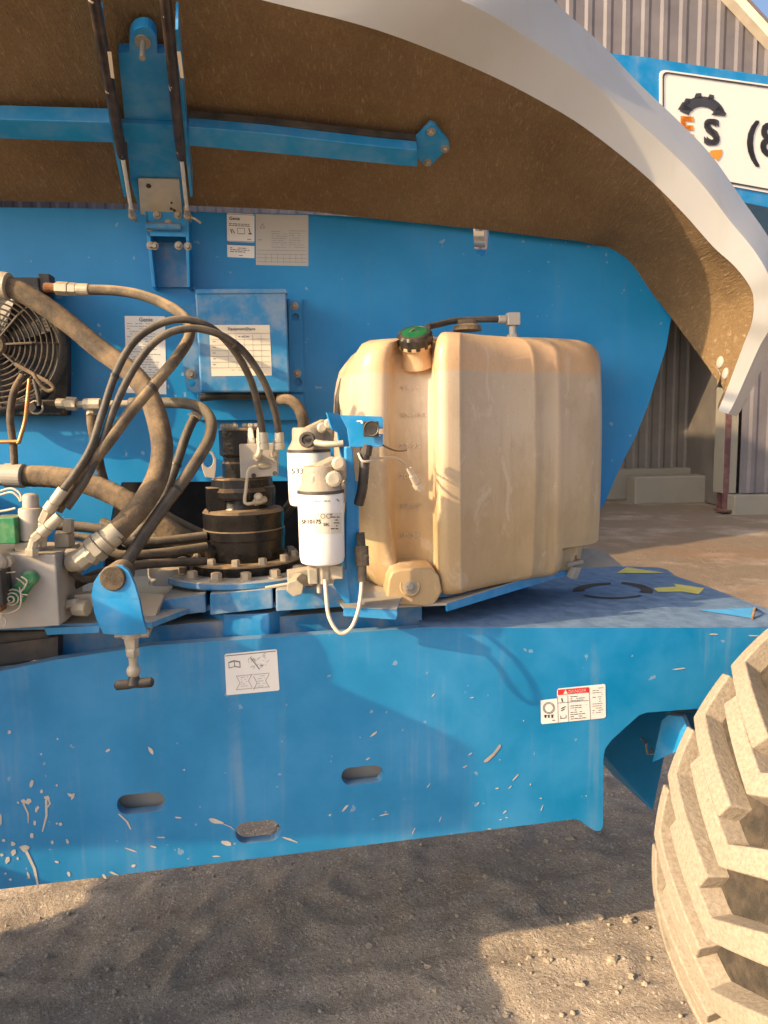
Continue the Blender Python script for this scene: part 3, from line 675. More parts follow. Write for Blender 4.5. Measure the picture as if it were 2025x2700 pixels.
obj('logo_letter', text('S', 1849, 383, 66, onB(.006), .08, 1.0, 7), M['inkdark'], sg)
obj('logo_letter', text('E', 1786, 366, 56, onB(.006), .08, .95, 6), M['orange'], sg)
obj('logo_arrow', flat([[(1872, 398), (1902, 396), (1899, 412), (1888, 427), (1882, 418), (1860, 412)]], onB(.006)), M['orange'], sg)
obj('phone_lettering', text('(8', 1958, 408, 92, onB(.006), .12, .95, 4), M['inkdark'], sg)

# ---------------------------------------------------------------- hood
THP = shift(TP, .03)
Lp = [(-1060, 500), (-900, 505), (-330, 520), (0, 529), (289, 535), (600, 546), (808, 557), (1000, 578), (1266, 605), (1430, 625), (1531, 637), (1595, 656), (1649, 688), (1701, 750), (1770, 838), (1820, 905), (1850, 945), (1880, 988), (1911, 1034), (1893, 1083)]
Ip = [(-1060, 300), (-900, -250), (-330, -300), (0, -190), (330, -95), (690, 0), (1000, 81), (1270, 188), (1450, 280), (1560, 350), (1700, 462), (1800, 560), (1880, 650), (1935, 700), (1974, 750), (1987, 790), (1983, 849), (1962, 905), (1915, 1030), (1893, 1082)]
Op = [(-1200, 260), (-1000, -420), (-200, -560), (100, -400), (450, -300), (880, -200), (1340, -80), (1500, 40), (1600, 130), (1680, 215), (1800, 330), (1880, 415), (1960, 530), (2020, 615), (2060, 690), (2085, 780), (2075, 860), (2030, 930), (1966, 1060), (1942, 1099)]
l1, l4, i3 = P(0, 529, THP), P(808, 557, THP), D(690, 0, 1.60)
hn = (l4 - l1).cross(i3 - l1).normalized()
if hn.z > 0: hn = -hn
HP = (l1, hn)
Ld = [None] * 11 + [2.36, 2.37, 2.37, 2.36, 2.32, 2.27, 2.2, 2.12, 2.10]
Id = [None] * 7 + [1.80, 1.88, 1.93, 1.98, 2.0, 2.01, 2.01, 2.01, 2.02, 2.03, 2.06, 2.10, 2.095]
L3 = [P(x, y, THP) if q is None else D(x, y, q) for (x, y), q in zip(Lp, Ld)]
I3 = [P(x, y, HP) if q is None else D(x, y, q) for (x, y), q in zip(Ip, Id)]
def mixp(a, b, f): return (a[0] + (b[0] - a[0]) * f, a[1] + (b[1] - a[1]) * f)
R1 = [D(*mixp(a, b, .56), i.y - .004) for a, b, i in zip(Ip, Op, I3)]
R2 = [D(*mixp(a, b, .62), i.y + .004) for a, b, i in zip(Ip, Op, I3)]
O3 = [D(*b, i.y + .10) for b, i in zip(Op, I3)]
SK = [l + Vector((0, .035, .05)) for l in L3]
rowsL, rowsI, rows1, rows2, rowsO, rowsS = [smooth_path(q, 5) for q in (L3, I3, R1, R2, O3, SK)]
def grid(rows):
    n = len(rows[0]); V = [p for r in rows for p in r]
    return V, [(j * n + i, j * n + i + 1, (j + 1) * n + i + 1, (j + 1) * n + i) for j in range(len(rows) - 1) for i in range(n - 1)]
rows = []
for k in range(9):
    f = k / 8; rows.append([a.lerp(b, f) + Vector((0, .0, .02)) * math.sin(f * math.pi) for a, b in zip(rowsL, rowsI)])
HOOD = obj('hood', grid(rows), M['fibre'], LIFT, smooth=60, label='raised hood lined with rough brown glass fibre')
back = [[o.lerp(s, f) + Vector((0, .02, .05)) * math.sin(f * math.pi) for o, s in zip(rowsO, rowsS)] for f in (.25, .5, .75, 1)]
obj('hood_rim', grid([rowsI, rows1, rows2, rowsO] + back), M['rim'], HOOD, smooth=24, label='pale moulded rim of the hood')
for x, y in ((1897, 955), (1919, 988)):
    best = min(((j, i) for j in range(1, 8) for i in range(1, len(rows[0]) - 1)), key=lambda q: (rows[q[0]][q[1]] - CAM).normalized().cross(ray(x, y)).length)
    c = rows[best[0]][best[1]]; nn = (rows[best[0] + 1][best[1]] - rows[best[0] - 1][best[1]]).cross(rows[best[0]][best[1] + 1] - rows[best[0]][best[1] - 1]).normalized()
    if nn.dot(CAM - c) < 0: nn = -nn
    obj('rivet', comb(lathe([(.017, 0), (.017, .003), (.012, .006), (.006, .007), (0, .008)], c, nn, 18)), M['alu'], HOOD)
# crossbar, spine bracket, end plate
def onH(pts, off): return [P(x, y, HP, off) for x, y in pts]
def hplate(name, pts, off, th, mat, par=HOOD, **k): return obj(name, prism(onH(pts, off), -HP[1] * th), mat, par, **k)
hplate('crossbar', [(-330, 256), (0, 272), (306, 281), (306, 336), (0, 324), (-330, 312)], .045, .04, M['blue_clean'], bevel=.002)
hplate('crossbar', [(496, 293), (700, 311), (1000, 347), (1097, 356), (1097, 402), (1000, 393), (700, 363), (496, 344)], .045, .04, M['blue_clean'], bevel=.002)
hplate('sealing_strip', [(496, 289), (700, 307), (1000, 343), (1097, 352), (1097, 355), (1000, 346), (700, 310), (496, 292)], .020, .018, M['steeldark'])
tab = [(313, 111), (342, 109)] + circle(378, 76, 36, 36, 14, R(178), R(362)) + [(416, 112), (449, 114), (466, 290), (490, 455), (482, 540), (371, 538), (345, 455), (330, 290)]
hplate('spine_bracket', tab, .030, .026, M['blue_clean'], bevel=.002)
hplate('spine_flange', [(262, 0), (271, 0), (303, 270), (337, 455), (329, 455), (294, 270)], .075, .07, M['blue_clean'])
hplate('spine_flange', [(464, 0), (471, 0), (492, 270), (509, 455), (502, 455), (484, 270)], .075, .07, M['blue_clean'])
hplate('crossbar', [(306, 284), (496, 293), (496, 343), (306, 335)], .042, .011, M['blue_clean'])
hplate('end_plate', [(1133, 312), (1145, 316), (1182, 362), (1184, 375), (1135, 424), (1123, 427), (1096, 402), (1096, 352)], .016, .012, M['blue_clean'], bevel=.002)
bolt0 = None
def bolt(x, y, off, par=HOOD, r=.008, nrm=None, pl=None):
    pl = pl or HP; c = P(x, y, pl, off); return obj('bolt', hexbolt(c, nrm or pl[1], r, r * .8), M['bolt'], par)
for x, y in ((1135, 333), (1172, 378), (1126, 414)): bolt(x, y, .016)
obj('latch_pin', comb(cyl(P(378, 78, HP, .03), P(378, 78, HP, .075), .006), lathe([(.016, 0), (.016, .004)], P(378, 78, HP, .03), HP[1], 18)), M['bolt'], HOOD)
hg = hplate('hinge_leaf', [(365, 440), (473, 443), (482, 538), (372, 536)], .036, .003, M['zinc'])
for x, y, r_ in ((393, 457, .007), (453, 502, .003), (452, 518, .004), (460, 522, .004)): obj('rivet', hexbolt(P(x, y, HP, .036), HP[1], r_, .004, False), M['steeldark'], HOOD)
hb = P(373, 548, THP, .02); hb2 = P(484, 552, THP, .02)
for k in range(5): obj('hinge_knuckle', cyl(hb.lerp(hb2, k / 5 + .004), hb.lerp(hb2, (k + 1) / 5 - .004), .0085, 14), M['zinc'], HOOD)
# lower hinge bracket on the plate
pl1 = shift(TP, .065)
plate('hinge_bracket_web', [(384, 556), (490, 560), (492, 624), (386, 622)], pl1, .004, M['blue_plate'], LIFT)
for a_, b_ in (([(381, 556), (390, 556), (410, 757), (402, 757)], 0), ([(488, 558), (497, 558), (501, 757), (494, 757)], 0)): plate('hinge_bracket_side', a_, pl1, .065, M['blue_plate'], LIFT, bevel=.001)
plate('hinge_bracket_back', [(402, 640), (498, 640), (498, 757), (404, 757)], shift(TP, .012), .012, M['blue_dirty'], LIFT)
obj('hinge_cross_bar', comb(tube([P(398, 614, TP, .075), P(486, 617, TP, .075)], .010, 12), box(P(442, 628, TP, .06), (.09, .004, .014), 8)), M['blue_dirty'], LIFT)
for x, y in ((415, 567), (469, 567), (444, 590), (395, 600), (397, 648), (408, 649), (471, 648), (495, 650)): obj('bolt', hexbolt(P(x, y, pl1, .001), TP[1], .0075, .009), M['bolt'], LIFT)
# gas struts
for (x0, y0), (x1, y1), (x2, y2), o0, o2 in (((268, -30), (327, 338), (367, 595), .13, .10), ((447, -30), (480, 343), (506, 595), .13, .10)):
    A, Bm, E = P(x0, y0, HP, .10), P(x1, y1, HP, .085), P(x2, y2, TP, .10)
    Bm = A.lerp(E, .585) if False else Bm
    dr = (A - Bm).normalized(); top = Bm + dr * .75
    s = obj('gas_strut', lathe([(.006, 0), (.0105, .004), (.0115, .012), (.0115, (top - Bm).length)], Bm, dr, 16), M['strut'], LIFT, smooth=40)
    obj('rod', tube([Bm + dr * .01, E], .0050, 12), M['chrome'], s, smooth=60)
    obj('end_fitting', comb(ball(E, .011), cyl(E, E + (Bm - E).normalized() * .035, .008, 12), cyl(E, E + BK * .05, .005, 10)), M['bolt'], s, smooth=50)
    obj('warning_label', flat([[(x0 + 22, 5), (x0 + 32, 5), (x0 + 40, 80), (x0 + 31, 78)]], lambda x, y: P(x, y, HP, .125)), M['paperwarm'], s)
obj('split_pin', tube([P(512, 597, TP, .1), P(528, 606, TP, .11), P(540, 614, TP, .105)], .0035, 8), M['bolt'], LIFT)

# ---------------------------------------------------------------- decals on the turntable plate
def onT(off): return lambda x, y: P(x, y, TP, off)
d = decal('decal', rrect((598, 562), (671, 565), (671, 640), (599, 637), .08), onT, M['paper'], 'white decal with pictograms beside the hood hinge')
pr = scribble(604, 588, 664, 597, 2, 1.8, .04, .9) + [bar(608, 604, 612, 616, 2.5), bar(612, 604, 619, 616, 2), bar(626, 602, 645, 603, 1), bar(626, 602, 627, 617, 1), bar(645, 603, 645, 617, 1), bar(627, 617, 645, 617, 1.5), bar(656, 602, 660, 616, 2.4), bar(655, 617, 664, 617, 3), bar(652, 631, 663, 632, 1.5)]
pr += [bar(600 + 70 * a, 565 + 3 * a, 600 + 70 * b, 565 + 3 * b, 1) for a, b in ((0, 1),)] + [bar(602, 636, 669, 638, 1)]
obj('lettering', comb(flat(pr, onT(.002)), text('Genie', 604, 580, 8.5, onT(.002), .04, 1, .4)), M['ink'], d)
d = decal('decal', [(599, 644), (671, 647), (671, 681), (600, 678)], onT, M['paper'], 'narrow white decal under the pictogram decal')
obj('lettering', flat(scribble(607, 651, 664, 666, 3, 1.8, .04, .9) + [bar(600, 645, 671, 648, 1.5), bar(630, 674, 640, 674, 1.5)], onT(.002)), M['ink'], d)
d = decal('decal', [(674, 565), (813, 567), (813, 702), (675, 699)], onT, M['papergrey'], 'large grey instruction decal with ruled table')
pr = scribble(716, 608, 760, 655, 8, 1.2, .02) + scribble(762, 606, 806, 655, 8, 1.2, .02) + scribble(680, 630, 708, 636, 1, 2) + [bar(678, 660 + 10 * k, 809, 662 + 10 * k, 1) for k in range(4)] + [bar(700 + 16 * k, 670, 700 + 16 * k, 694, .8) for k in range(7)] + [bar(686, 602, 692, 590, 1.5), bar(692, 590, 698, 602, 1.5), bar(686, 602, 698, 602, 1.5)]
obj('lettering', flat(pr, onT(.002)), M['inkgrey'], d)
d = decal('decal', [(329, 833), (435, 834), (439, 1040), (334, 1036)], onT, M['paper'], 'tall white data label behind the hoses')
obj('lettering', comb(flat(scribble(335, 850, 428, 1025, 26, 1.5, .01), onT(.002)), text('Genie', 366, 848, 11, onT(.002), .01, 1, .4)), M['inkgrey'], d)

# ---------------------------------------------------------------- control box
CB = shift(TP, .115)
cb = plate('control_box', [(514, 768), (754, 766), (765, 1034), (528, 1034)], CB, .11, M['blue_dirty'], LIFT, bevel=.005)
fl_ = shift(TP, .012)
plate('mounting_flange', [(760, 783), (796, 786), (803, 1034), (764, 1034)], fl_, .006, M['blue_plate'], cb, holes=[circle(779, 836, 10), circle(786, 1008, 11)])
plate('mounting_flange', [(484, 800), (518, 800), (530, 1036), (494, 1032), (482, 966)], shift(TP, .05), .006, M['blue_dirty'], cb, holes=[circle(506, 1010, 10)])
for x, y in ((777, 807), (784, 984)): obj('bolt', hexbolt(P(x, y, fl_), TP[1], .008, .008), M['bolt'], cb)
obj('bolt', hexbolt(P(503, 986, shift(TP, .05)), TP[1], .010, .010), M['bolt'], cb)
lid = shift(CB, .004); plate('lid_lip', [(516, 763), (752, 762), (757, 772), (514, 774)], lid, .06, M['blue_dirty'], cb)
def onX(off): return lambda x, y: P(x, y, CB, off)
d = obj('label', flat([[(551, 857), (711, 857), (717, 990), (558, 992)]], onX(.001)), M['paperwarm'], cb)
pr = [bar(556, 880 + 15 * k, 712, 879 + 15 * k, .9) for k in range(7)] + [bar(600 + 22 * k, 882, 603 + 22 * k, 970, .8) for k in range(5)] + [bar(561, 901 + 15 * k, 569, 901 + 15 * k, 2) for k in range(5)] + scribble(600, 974, 690, 978, 1, 1.4)
obj('label_lettering', comb(flat(pr, onX(.002)), text('EquipmentShare', 600, 871, 8, onX(.002), 0, 1, .4), flat(scribble(628, 884, 660, 892, 1, 3, 0, 1), onX(.002))), M['inkgrey'], cb)
plate('harness_cover', [(520, 1036), (800, 1040), (806, 1108), (520, 1108)], shift(TP, .02), .02, M['blue_plate'], LIFT, bevel=.002)
obj('wiring_harness', tube(smooth_path([P(535, 1050, TP, .06), P(600, 1045, TP, .07), P(680, 1046, TP, .07), P(745, 1048, TP, .06)]), .012, 12), M['blackplastic'], LIFT, smooth=60)

# ---------------------------------------------------------------- fuel tank
tk = [(886, 2.10), (890, 2.02), (905, 1.96), (938, 1.895), (975, 1.868), (1006, 1.862), (1024, 1.868), (1032, 1.885), (1038, 1.915), (1046, 1.928), (1090, 1.932), (1130, 1.932), (1140, 1.925), (1146, 1.90), (1149, 1.86),
      (1153, 1.828), (1164, 1.812), (1185, 1.812), (1205, 1.822), (1211, 1.823), (1215, 1.825), (1219, 1.831), (1226, 1.839), (1300, 1.897), (1398, 1.975), (1404, 1.976), (1409, 1.979), (1414, 1.985), (1422, 1.994), (1456, 2.021), (1464, 2.023), (1471, 2.027), (1478, 2.035), (1486, 2.045), (1540, 2.088), (1566, 2.115), (1578, 2.145), (1582, 2.19), (1572, 2.27)]
zr = 1210
pl_ = [D(x, zr, d_) for x, d_ in tk]; pl_ = [Vector((p.x, p.y, 0)) for p in pl_]
pl_ += [Vector((.40, 2.27, 0)), Vector((.1, 2.235, 0)), Vector((-.08, 2.20, 0))]
nfront = len(tk)
z0, z1 = 1.209, 1.868
cen = Vector((.22, 2.08, 0))
levels = []
def tank_ring(z, inset, k):
    out = []
    for i, p in enumerate(pl_):
        dv = (p - cen); L = dv.length; q = cen + dv * max(.05, (1 - inset / L))
        zz = z
        if 8 <= i <= 13:                       # channel between the two lobes, leaning back to the neck
            lean = max(0, (z - 1.70) / .15); q += Vector((.0, .012, 0)) * min(1, lean) ** 1.2
            if z > 1.80: zz = min(z, 1.845 + .0 * i)
        if i in (7, 14): zz = z
        if i <= 6: zz = z1 - (z1 - z) - (.010 if z > 1.8 else 0); 
        if i <= 2 and z > 1.70: q += Vector((.05, .03, 0)) * ((z - 1.70) / .17) ** 2
        if 34 <= i <= nfront and z < 1.285: q += (cen - q).normalized() * .055
        if i <= 7 and z < 1.33: q += Vector((.055, .012, 0)) * ((1.33 - z) / .12) ** 1.5
        out.append(Vector((q.x, q.y, zz)))
    return out
rc = .055
tz = [(z0, .06), (z0 + .001, .026), (z0 + .007, .012), (z0 + .020, .004), (z0 + .045, .001), (1.283, 0), (1.2865, 0), (1.34, -.002), (1.42, -.004), (1.50, -.005), (1.58, -.005), (1.66, -.004), (1.72, -.002), (1.76, 0), (1.79, .001), (z1 - .05, .004), (z1 - .03, .012), (z1 - .013, .026), (z1 - .003, .050), (z1 + .001, .09), (z1 + .002, .2)]
RG = [tank_ring(z, i_, k) for k, (z, i_) in enumerate(tz)]
n = len(pl_); V = [p for r in RG for p in r]; F = []
for j in range(len(RG) - 1):
    for i in range(n): a, b = j * n + i, j * n + (i + 1) % n; F.append((a, b, b + n, a + n))
F.append(tuple(range(n - 1, -1, -1))); F.append(tuple((len(RG) - 1) * n + i for i in range(n)))
TANK = obj('fuel_tank', (V, F), M['tank'], LIFT, smooth=75, label='tan translucent plastic fuel tank with moulded graduations')
# foot with bolt recess
ft = at(1020, 1515, 1.79, 4)
fp = [(1024, 1528), (1034, 1508), (1060, 1500), (1140, 1500), (1158, 1520), (1166, 1560), (1150, 1590), (1110, 1600), (1024, 1592), (1019, 1570)]
fo = obj('tank_foot', prism(pp(fp, ft), -ft[1] * .16), M['tank'], TANK, bevel=.022, smooth=60); fo.modifiers['edge'].segments = 4; fo.modifiers['edge'].angle_limit = R(60)
obj('foot_recess', lathe([(.026, .0005), (.024, .003), (.019, .0015), (.016, .0012), (0, .0012)], P(1081, 1546, ft), ft[1] + Vector((0, 0, .25)), 24), M['tank'], TANK, smooth=50)
obj('foot_bolt', comb(hexbolt(P(1081, 1547, ft, .002), ft[1] + Vector((0, 0, .3)), .010, .010), cyl(P(1081, 1547, ft, .002), P(1081, 1543, ft, .022), .005, 10)), M['bolt'], TANK)
# graduations moulded into the channel: gallons - litres
chn = at(1090, 1210, 1.930, 4)
for yy, s_ in ((1418, '10-38'), (1341, '15-57'), (1262, '20-76'), (1182, '25-95'), (1101, '30-114'), (1032, '35-132')):
    obj('graduation', comb(text(s_, 1052, yy, 13, lambda x, y: P(x, y, chn, .004 if yy > 1080 else -.002), 0, 1.35, .7)), M['graduation'], TANK)
# filler neck and cap
nb = D(1094, 940, 1.945); axn = Vector((-.10, -.50, .86)).normalized(); cc = D(1096, 912, 1.925)
obj('filler_neck', lathe([(.044, -.03), (.040, -.015), (.036, 0), (.037, .02), (.044, .022), (.044, .03)], cc - axn * .02, axn, 32), M['tank'], TANK, smooth=50)
pr_ = []
capo = cc + axn * .0
V, F = lathe([(.040, 0), (.0425, .004), (.0425, .030), (.040, .037), (.034, .039), (.032, .036)], capo, axn, 48)
for i in range(len(V)):
    k = i % 48; ring = i // 48
    if ring in (1, 2) and k % 4 < 2: V[i] = V[i] + (V[i] - capo - axn * (V[i] - capo).dot(axn)).normalized() * .003
cap = obj('filler_cap', (V, F), M['capblack'], TANK, smooth=30)
obj('cap_disc', lathe([(.033, .0), (.033, .0045), (.028, .006), (0, .0065)], capo + axn * .034, axn, 32), M['green'], TANK, smooth=40)
obj('cap_emblem', tube([capo + axn * .041 + Vector((-.012, 0, -.004)), capo + axn * .041 + Vector((.0, 0, .006)), capo + axn * .041 + Vector((.012, .0, -.003))], .002, 6), M['steeldark'], TANK)
# vent hose over the top
obj('vent_hose', tube(smooth_path([D(1128, 862, 2.02), D(1165, 853, 2.06), D(1205, 845, 2.08), D(1270, 842, 2.08), D(1338, 842, 2.08)]), .0085, 12), M['hose'], TANK, smooth=60)
obj('vent_base', lathe([(.040, 0), (.036, .012), (.028, .016), (.024, .028), (0, .03)], D(1232, 872, 2.04), (0, 0, 1), 20), M['hosethick'], TANK, smooth=40)
eb = D(1352, 842, 2.08)
obj('vent_elbow', comb(box(eb, (.034, .03, .034), 8), cyl(eb - Vector((.018, 0, 0)), eb - Vector((.04, .002, 0)), .011, 12), cyl(eb, eb - Vector((0, 0, .05)), .010, 12), lathe([(.017, -.055), (.017, -.04)], eb, (0, 0, 1), 6)), M['alu'], TANK, bevel=.002)
obj('tank_side_hose', tube(smooth_path([D(905, 1000, 2.0), D(893, 1050, 1.99), D(890, 1095, 1.97), D(892, 1130, 1.95)]), .009, 10), M['hose'], TANK, smooth=60)
# tray under the tank
ta, tb = D(1178, 1592, 1.80), D(1494, 1492, 2.12)
dv = (tb - ta).normalized(); dn = Vector((dv.y, -dv.x, 0)).normalized()
tc, td = D(1180, 1612, 1.80), D(1494, 1516, 2.12)
obj('tank_tray_lip', prism([ta, tb, td, tc], -dn * .006), M['blue_clean'], LIFT)
obj('tank_tray', prism([ta + Vector((0, 0, .002)), tb + Vector((0, 0, .002)), tb + Vector((.05, .2, 0)), Vector((-.1, 2.2, ta.z)), D(1010, 1598, 1.80)], (0, 0, -.006)), M['alu'], LIFT)
lp = at(905, 1605, 1.66, 4)
plate('filter_tray_lip', [(905, 1612), (908, 1604), (1046, 1610), (1048, 1616), (1044, 1634), (905, 1624)], lp, .005, M['blue_clean'], LIFT)
fa = [P(905, 1606, lp), P(1046, 1611, lp)]
obj('filter_tray', prism([fa[0], fa[1], fa[1] + Vector((.02, .16, .0)), fa[0] + Vector((-.05, .2, 0))], (0, 0, .004)), M['blue_dirty'], LIFT)
mp = D(1510, 1505, 2.13)
obj('rubber_mount', comb(lathe([(.022, -.018), (.022, .018)], mp, (.3, -.2, 1), 8), box(mp + Vector((-.01, 0, .026)), (.07, .05, .012), 40)), M['grey'], LIFT, bevel=.002)
obj('mount_bolt', hexbolt(mp + Vector((.0, -.005, .032)), (0, 0, 1), .010, .014), M['rust'], LIFT)
obj('tank_guard', prism([D(1520, 1448, 2.28), D(1585, 1448, 2.34), D(1640, 1492, 2.30), D(1500, 1500, 2.2)], (0.01, .03, -.004)), M['grey'], LIFT)

# ---------------------------------------------------------------- swing drive
SX = 640; sd = 1.93; sc_ = D(SX, 1300, sd)
def sz(py, d_=sd): return D(SX, py, d_).z
AXO = Vector((sc_.x, sc_.y, 0))
zb = sz(1484, 1.83)
drive = obj('swing_drive', lathe([(.100, zb - .004), (.104, zb + .006), (.104, zb + .050), (.1065, zb + .053), (.1065, zb + .075), (.104, zb + .078), (.104, zb + .098), (.1055, zb + .101), (.1055, zb + .120), (.100, zb + .127), (.066, zb + .129), (.064, zb + .134), (.064, zb + .172), (.070, zb + .178), (.070, zb + .185)], AXO, (0, 0, 1), 48), M['black'], LIFT, smooth=35)
zc_ = sz(1300)
obj('drive_collar', comb(lathe([(.084, zc_ - .012), (.088, zc_ - .008), (.088, zc_ + .008), (.082, zc_ + .018), (.080, zc_ + .038), (.076, zc_ + .042)], AXO, (0, 0, 1), 8, R(22)), box(AXO + Vector((-.062, -.04, zc_ - .02)), (.045, .05, .08), 20), box(AXO + Vector((.062, -.02, zc_ - .005)), (.045, .05, .05), 0)), M['black'], drive, bevel=.004)
z3 = sz(1266); z4 = sz(1128)
obj('hydraulic_motor', comb(lathe([(.050, z3 - .01), (.050, z3 + .045), (.046, z3 + .05), (.046, z3 + .062), (.055, z3 + .066), (.055, z4 - .006), (.050, z4)], AXO, (0, 0, 1), 10, R(10))), M['black'], drive, bevel=.003)
for k in range(6): a = k * math.pi / 3 + .4; obj('bolt', hexbolt(AXO + Vector((.042 * math.cos(a), .042 * math.sin(a), z4)), (0, 0, 1), .008, .009, False), M['bolt'], drive)
zfl = sz(1524, 1.76)
obj('drive_flange', lathe([(.148, zfl - .004), (.150, zfl), (.150, zfl + .018), (.147, zfl + .021), (.106, zfl + .021)], AXO, (0, 0, 1), 56), M['black'], drive, smooth=35)
bt = obj('flange_bolt', lathe([(.0105, 0), (.0105, .014), (.009, .016)], AXO + Vector((.128, 0, zfl + .021)), (0, 0, 1), 6), M['bolt'], drive)
for k in range(1, 12):
    a = k * math.pi / 6; inst('flange_bolt', bt, AXO + Vector((.128 * math.cos(a), .128 * math.sin(a), zfl + .029)), drive)
zr_ = sz(1556, 1.715)
bx = AXO + Vector((.0, .005, 0))
ring = obj('slew_ring_cover', lathe([(.208, zr_ - .004), (.212, zr_), (.212, zr_ + .012), (.208, zr_ + .015), (.12, zr_ + .015)], bx, (0, 0, 1), 64), M['blue_dirty'], LIFT, smooth=35)
rb = obj('ring_bolt', comb(lathe([(.0135, 0), (.0135, .017), (.011, .019)], bx + Vector((.19, 0, zr_ + .015)), (0, 0, 1), 6), lathe([(.019, 0), (.019, .004)], bx + Vector((.19, 0, zr_ + .014)), (0, 0, 1), 16)), M['bolt'], ring)
for k in (1, 2, 3, 4, 5, 7, 8, 9, 10, 11, 12, 13, 14, 15):
    a = k * math.pi / 8 + .18; inst('ring_bolt', rb, bx + Vector((.183 * math.cos(a), .183 * math.sin(a), zr_ + .025)), ring)
obj('bolt_boss', lathe([(.05, 0), (.05, .04), (.046, .043)], D(445, 1535, 1.86), (0, 0, 1), 24), M['alu'], ring, smooth=40)
# blue segments under it
for pts, d_ in (([(428, 1580), (541, 1566), (544, 1614), (410, 1630)], 1.715), ([(553, 1566), (718, 1552), (720, 1604), (554, 1622)], 1.712), ([(727, 1556), (905, 1538), (908, 1600), (728, 1612)], 1.715)):
    slab('ring_segment', pts, d_, 6, .16, M['blue_dirty'], LIFT, bevel=.003)
hx = [D(533, 1622, 1.80), D(590, 1622, 1.735), D(708, 1614, 1.735), D(766, 1604, 1.80)]
for q in hx: q.z = sz(1618, 1.74)
hzb = D(650, 1678, 1.735).z
obj('swivel_housing', prism(hx + [hx[3] + Vector((0, .2, 0)), hx[0] + Vector((0, .2, 0))], (0, 0, hzb - hx[0].z)), M['blue_clean'], LIFT, bevel=.003)
# lifting eye
le = at(545, 1215, 1.88, 12)
eye = circle(548, 1212, 22, 30, 22, R(150), R(390)) ; eye = [(532, 1262), (545, 1265), (568, 1262), (568, 1240)] 
obj('lifting_eye', prism(pp([(541, 1258), (533, 1236), (529, 1215), (535, 1194), (549, 1186), (562, 1192), (571, 1210), (570, 1235), (566, 1262)], le), -le[1] * .008, [pp(circle(549, 1213, 13, 20, 16), le)]), M['alu'], drive, bevel=.0015)
# counterbalance valve block on the motor
vb = at(630, 1170, 1.855, 6)
blk = plate('motor_valve_block', [(630, 1171), (733, 1168), (732, 1254), (634, 1263)], vb, .07, M['alu'], LIFT, bevel=.003)
for x, y in ((669, 1254), (725, 1248)): obj('socket_bolt', comb(lathe([(.006, 0), (.006, .003)], P(x, y, vb), vb[1], 14)), M['steeldark'], blk)
for x, y in ((678, 1203), (720, 1200)):
    c = P(x, y, vb); e = c + vb[1] * .028
    obj('elbow_fitting', comb(cyl(c, e, .0105, 6), tube(smooth_path([e - vb[1] * .006, e + Vector((.006, -.004, .004)), e + Vector((.010, -.002, .018)), e + Vector((.010, 0, .04))], 5), .0075, 12)), M['fitting'], blk, smooth=40)
for x in (661, 684): obj('plug', comb(lathe([(.010, 0), (.010, .012), (.008, .014), (.0065, .030), (.007, .032), (.0045, .040)], P(x, 1170, vb) + BK * .025, (0, 0, 1), 6)), M['chrome'], blk)
bp = [P(688, 1229, vb, .004), P(676, 1229, vb, .018), P(663, 1232, vb, .02), P(655, 1245, vb, .02), P(650, 1290, vb, .022), P(647, 1316, vb, .024), P(652, 1325, vb, .026), P(668, 1324, vb, .024), P(692, 1318, vb, .005)]
obj('brake_line', tube(smooth_path(bp), .0042, 10), M['fitting'], blk, smooth=60)
obj('brake_fitting', comb(cyl(P(672, 1323, vb, .02), P(700, 1316, vb, .0), .0085, 6), ball(P(682, 1310, vb, .012), .012)), M['fitting'], blk)
obj('brake_fitting', cyl(P(684, 1229, vb, .012), P(712, 1228, vb, -.002), .007, 6), M['fitting'], blk)

# ---------------------------------------------------------------- fuel filters
def fuel_filter(cx, ytop, ybot, rpx, d_, label, lab, second=False):
    c = D(cx, ytop, d_); r = pxm(rpx, d_ - .0); zt = D(cx, ytop, d_ - r * .8).z; zbot = D(cx, ybot, d_ - r * .8).z; H = zt - zbot
    c0 = Vector((c.x, c.y, 0))
    f = obj('fuel_filter', lathe([(r * .80, zbot), (r * .93, zbot + .004), (r * .985, zbot + .014), (r * .995, zbot + H * .3), (r, zbot + H - .008), (r * .99, zt - .003), (r * .96, zt)], c0, (0, 0, 1), 48), M['white'], LIFT, smooth=40, label=label)
    obj('filter_seam', lathe([(r * 1.015, zt - .004), (r * 1.02, zt), (r * 1.0, zt + .003), (r * .9, zt + .004)], c0, (0, 0, 1), 48), M['steeldark'], f, smooth=40)
    obj('filter_head', lathe([(r * .98, zt + .003), (r * .96, zt + .006), (r * .80, zt + .020), (r * .76, zt + .026), (r * .74, zt + .050), (r * .70, zt + .055)], c0, (0, 0, 1), 28), M['alu_head'], f, smooth=35)
    return f, c0, r, zt, zbot
def cylproj(c0, r, off=.0006):
    def f(px, py):
        q = ray(px, py); ox, oy = CAM.x - c0.x, CAM.y - c0.y; rr_ = r + off
        a = q.x ** 2 + q.y ** 2; b = 2 * (q.x * ox + q.y * oy); c = ox * ox + oy * oy - rr_ * rr_; ds = b * b - 4 * a * c
        t_ = (-b - math.sqrt(max(ds, 0))) / (2 * a); return CAM + q * t_
    return f
f1, c1, r1, zt1, zb1 = fuel_filter(814, 1189, 1338, 55, 1.80, 'white spin-on fuel filter behind the front filter', 1)
cp1 = cylproj(c1, r1)
obj('lettering', text('53391', 767, 1249, 14, cp1, 0, 1.15, .8), M['ink'], f1)
f2, c2, r2, zt2, zb2 = fuel_filter(845, 1299, 1494, 59, 1.62, 'white spin-on fuel filter with printed band', 2)
cp2 = cylproj(c2, r2)
band = []
